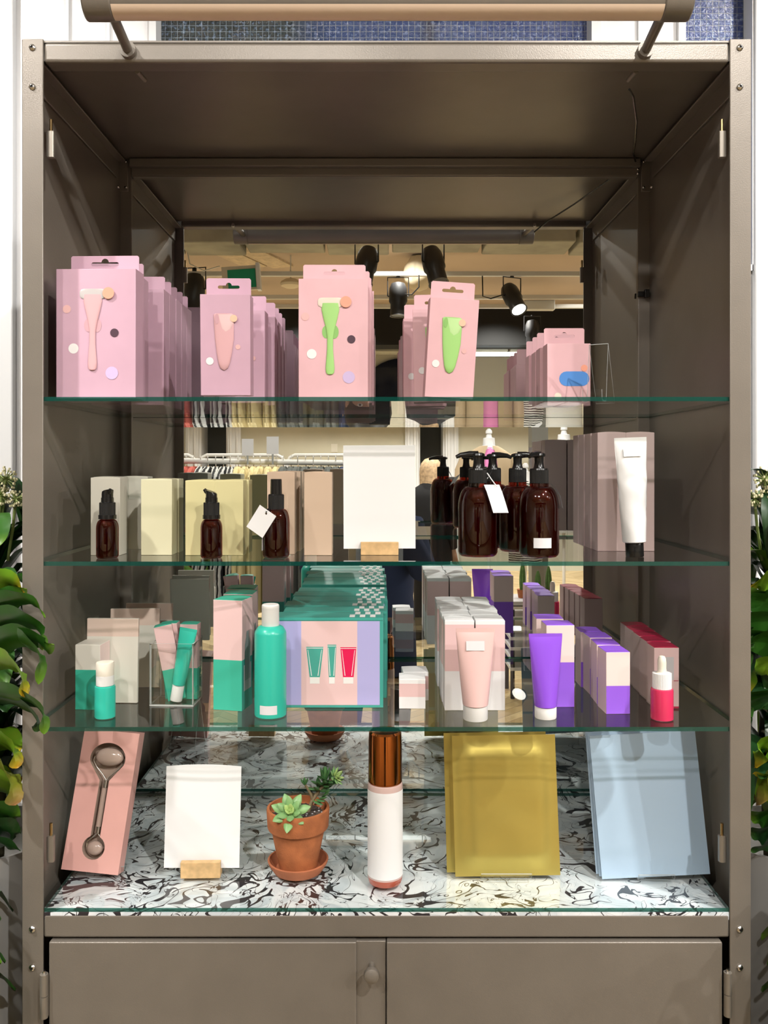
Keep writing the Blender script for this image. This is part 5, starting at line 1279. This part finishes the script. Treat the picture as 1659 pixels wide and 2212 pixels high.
# low slatted stand with cactus pots
t = empty('slatted_stand', (X(1142, 5.6), MY-(5.6-1.51), 0)); tag(t, 'low pale stand with stacked slats behind the purple cartons', 'stand')
for k in range(7): MB().box(-.14, .14, -.14, .14, .18+.065*k, .20+.065*k, M_WHITE).build('slat', t)
for sx in (-1, 1):
    for sy in (-1, 1): MB().box(sx*.125-.012, sx*.125+.012, sy*.125-.012, sy*.125+.012, 0, .60, M_DARK).build('leg', t)
MB().box(-.16, .16, -.16, .16, .60, .625, M_GREYW).build('stand_top', t)
M_CAC = noisy(mat('cactus_green', lin=(.10, .20, .05), rough=.6), 30, .2)
for k, (dx, hh) in enumerate(((-.07, .19), (.03, .13), (.10, .16))):
    t2 = empty('potted_cactus', (X(1142, 5.6)+dx+.03, MY-(5.6-1.51), .6255)); tag(t2, ('tall cactus on the slatted stand, left of three', 'short cactus on the slatted stand, middle of three', 'cactus on the slatted stand, right of three')[k], 'plant', 'cacti on the slatted stand')
    MB().lathe([(.028, 0), (.036, .05), (.038, .055), (.030, .052), (.001, .050)], M_TC, 20).build('pot', t2)
    m = MB(); n = 20; R = []
    for i in range(9):
        f = i/8; rr = .018*math.sin(PI*min(.98, .25+f*.75))**.5
        R.append([((rr*(1+.18*math.cos(8*2*PI*j/40)))*math.cos(2*PI*j/40), (rr*(1+.18*math.cos(8*2*PI*j/40)))*math.sin(2*PI*j/40), .045+hh*f) for j in range(40)])
    m.loft(R, M_CAC); m.build('cactus', t2)

# people: skin-modified bodies
def person(loc, rz, label, height, coat, legs, hair, arms, phone=False, hair_long=False):
    t = empty('person', loc, rz); tag(t, label, 'person')
    k = height/1.60
    J = {'pel': (0, 0, .88), 'ch': (0, 0, 1.12), 'up': (0, .01, 1.27), 'nk': (0, .0, 1.36), 'hd': (0, -.015, 1.43), 'ht': (0, -.005, 1.52),
         'hl': (-.09, 0, .84), 'kl': (-.10, -.01, .47), 'al': (-.10, .02, .09), 'tl': (-.11, -.14, .04), 'hr': (.09, 0, .84), 'kr': (.10, -.01, .47), 'ar': (.10, .02, .09), 'tr': (.11, -.14, .04)}
    J.update(arms)
    R_ = {'pel': .135, 'ch': .115, 'up': .12, 'nk': .050, 'hd': .078, 'ht': .070, 'hl': .085, 'kl': .055, 'al': .038, 'tl': .03, 'hr': .085, 'kr': .055, 'ar': .038, 'tr': .03, 'sl': .055, 'el': .038, 'wl': .026, 'pl': .030, 'sr': .055, 'er': .038, 'wr': .026, 'pr': .030}
    E = [('pel', 'ch'), ('ch', 'up'), ('up', 'nk'), ('nk', 'hd'), ('hd', 'ht'), ('pel', 'hl'), ('hl', 'kl'), ('kl', 'al'), ('al', 'tl'), ('pel', 'hr'), ('hr', 'kr'), ('kr', 'ar'), ('ar', 'tr'),
         ('up', 'sl'), ('sl', 'el'), ('el', 'wl'), ('wl', 'pl'), ('up', 'sr'), ('sr', 'er'), ('er', 'wr'), ('wr', 'pr')]
    names = list(J); vs = [Vector(J[n_])*k for n_ in names]; es = [(names.index(a), names.index(b_)) for a, b_ in E]; rad = [R_[n_]*k for n_ in names]
    # fingers
    for s_, sg in (('l', -1), ('r', 1)):
        pw = Vector(J['w'+s_])*k; pp = Vector(J['p'+s_])*k; d = (pp-pw).normalized(); lat = d.cross(Vector((0, 1, 0))).normalized() if abs(d.y) < .9 else Vector((1, 0, 0))
        for f in range(5):
            off = (f-1.5)*.017 if f < 4 else 0; ln = (.060, .070, .068, .052, .045)[f]
            b0 = pp+lat*off+d*.012 if f < 4 else pw+d*.03+lat*-.030
            dd = d if f < 4 else (d-lat*.8).normalized(); cur = Vector((0, -.35, 0))
            i0 = len(vs); vs += [b0, b0+(dd+cur*.4)*ln*.5, b0+(dd+cur)*ln]; rad += [.0090, .0080, .0065]; es += [(names.index('p'+s_), i0), (i0, i0+1), (i0+1, i0+2)]
    me = bpy.data.meshes.new('body'); me.from_pydata(vs, es, []); o = bpy.data.objects.new('body', me); COL.objects.link(o); o.parent = t
    sk = o.modifiers.new('skin', 'SKIN'); sk.use_smooth_shade = True
    for i, v in enumerate(me.skin_vertices[0].data): v.radius = (rad[i], rad[i]); v.use_root = (i == names.index('pel'))
    sb = o.modifiers.new('sub', 'SUBSURF'); sb.levels = 1; sb.render_levels = 2; me.materials.append(M_SKIN)
    # face details
    hx, hy, hz = Vector(J['hd'])*k
    m = MB(); m.ell([(hz-.005, 0, hy-.072, .012, .012), (hz+.02, 0, hy-.078, .008, .012), (hz+.045, 0, hy-.070, .005, .008)], M_SKIN, 10); m.build('nose', t)
    m = MB(); [m.ball((sx*.030, hy-.068, hz+.040), .011, .007, .007, M_WHITE, 10, 8) for sx in (-1, 1)]; [m.ball((sx*.030, hy-.074, hz+.040), .005, .003, .005, M_BLACK, 8, 6) for sx in (-1, 1)]; m.build('eyes', t)
    m = MB(); m.ball((0, hy-.068, hz-.028), .020, .006, .006, mat('lips', lin=(.5, .14, .12), rough=.4), 12, 8); m.build('mouth', t)
    m = MB(); [m.ball((sx*.080, hy+.005, hz+.03), .010, .018, .028, M_SKIN, 10, 8) for sx in (-1, 1)]; m.build('ears', t)
    m = MB()
    bot = hz-.16 if hair_long else hz+.0
    m.ell([(bot, 0, hy+.045, .085, .045), (hz+.02, 0, hy+.035, .092, .065), (hz+.07, 0, hy+.012, .095, .090), (hz+.11, 0, hy+.004, .085, .088), (hz+.145, 0, hy+.004, .055, .058), (hz+.158, 0, hy+.004, .015, .018)], hair, 24); m.build('hair', t)
    # coat and sleeves
    m = MB()
    secs = [(.70, .20, .15), (.85, .195, .15), (1.0, .185, .14), (1.15, .195, .145), (1.25, .20, .14), (1.31, .175, .12), (1.35, .10, .09), (1.375, .070, .075)]
    m.ell([(z*k, 0, .005, rx*k, ry3*k) for z, rx, ry3 in secs], coat, 28, p=2.3)
    for s_ in ('l', 'r'):
        a, b_, c_ = (Vector(J['s'+s_])*k, Vector(J['e'+s_])*k, Vector(J['w'+s_])*k); m.tube([a*.8+Vector((0, 0, a.z*.2)), a, (a+b_)/2, b_, (b_+c_)/2, b_+(c_-b_)*.95], [.065*k, .075*k, .062*k, .056*k, .048*k, .040*k], coat, 18)
    m.build('coat', t)
    m = MB()
    for s_ in ('l', 'r'):
        a, b_, c_ = (Vector(J['h'+s_])*k, Vector(J['k'+s_])*k, Vector(J['a'+s_])*k); m.tube([a+Vector((0, 0, .06)), a, (a+b_)/2, b_, (b_+c_)/2, c_], [.10*k, .105*k, .088*k, .070*k, .060*k, .055*k], legs, 18)
    m.build('trousers', t)
    for s_ in ('l', 'r'):
        a = Vector(J['a'+s_])*k; m = MB(); m.ell([(0, a.x, a.y-.06, .045, .125), (.03, a.x, a.y-.06, .046, .125), (.06, a.x, a.y-.03, .042, .09), (.10, a.x, a.y, .04, .05)], M_BLACK, 18, p=2.4); m.build('shoe', t)
    return t
F_BLK = fabric('black_cloth', (.006, .006, .007)); HAIRD = mat('dark_hair', lin=(.02, .014, .01), rough=.5); HAIRB = noisy(mat('blond_hair', lin=(.55, .38, .22), rough=.6), 40, .3)
# person taking the picture faces +y (towards the cabinet)
armsA = {'sl': (-.165, 0, 1.27), 'el': (-.215, -.12, 1.13), 'wl': (-.10, -.285, 1.36), 'pl': (-.075, -.325, 1.41), 'sr': (.165, 0, 1.27), 'er': (.215, -.12, 1.13), 'wr': (.06, -.285, 1.36), 'pr': (.035, -.325, 1.41)}
ph = person((-.055, -1.50, 0), PI, 'person in navy coat and black trousers reflected behind the large white sign', 1.56, F_NAVY, F_BLK, HAIRD, armsA)
t = MB().box(-.037, .037, -.004, .004, -.125, .025, M_BLACK).build('phone', bevel=.003, loc=(-.009, -1.135, CZ)); tag(t, 'black phone held up by the person in the navy coat', 'phone')
armsB = {'sl': (-.165, 0, 1.27), 'el': (-.21, .02, 1.02), 'wl': (-.19, -.06, .80), 'pl': (-.19, -.08, .73), 'sr': (.165, 0, 1.27), 'er': (.21, .02, 1.02), 'wr': (.19, -.06, .80), 'pr': (.19, -.08, .73)}
person((X(930, 7.3), MY-(7.3-1.51), 0), .6, 'blond person in black seen in the mirror between the sign and the pump bottles', 1.56, F_BLK, F_BLK, HAIRB, armsB, hair_long=True)
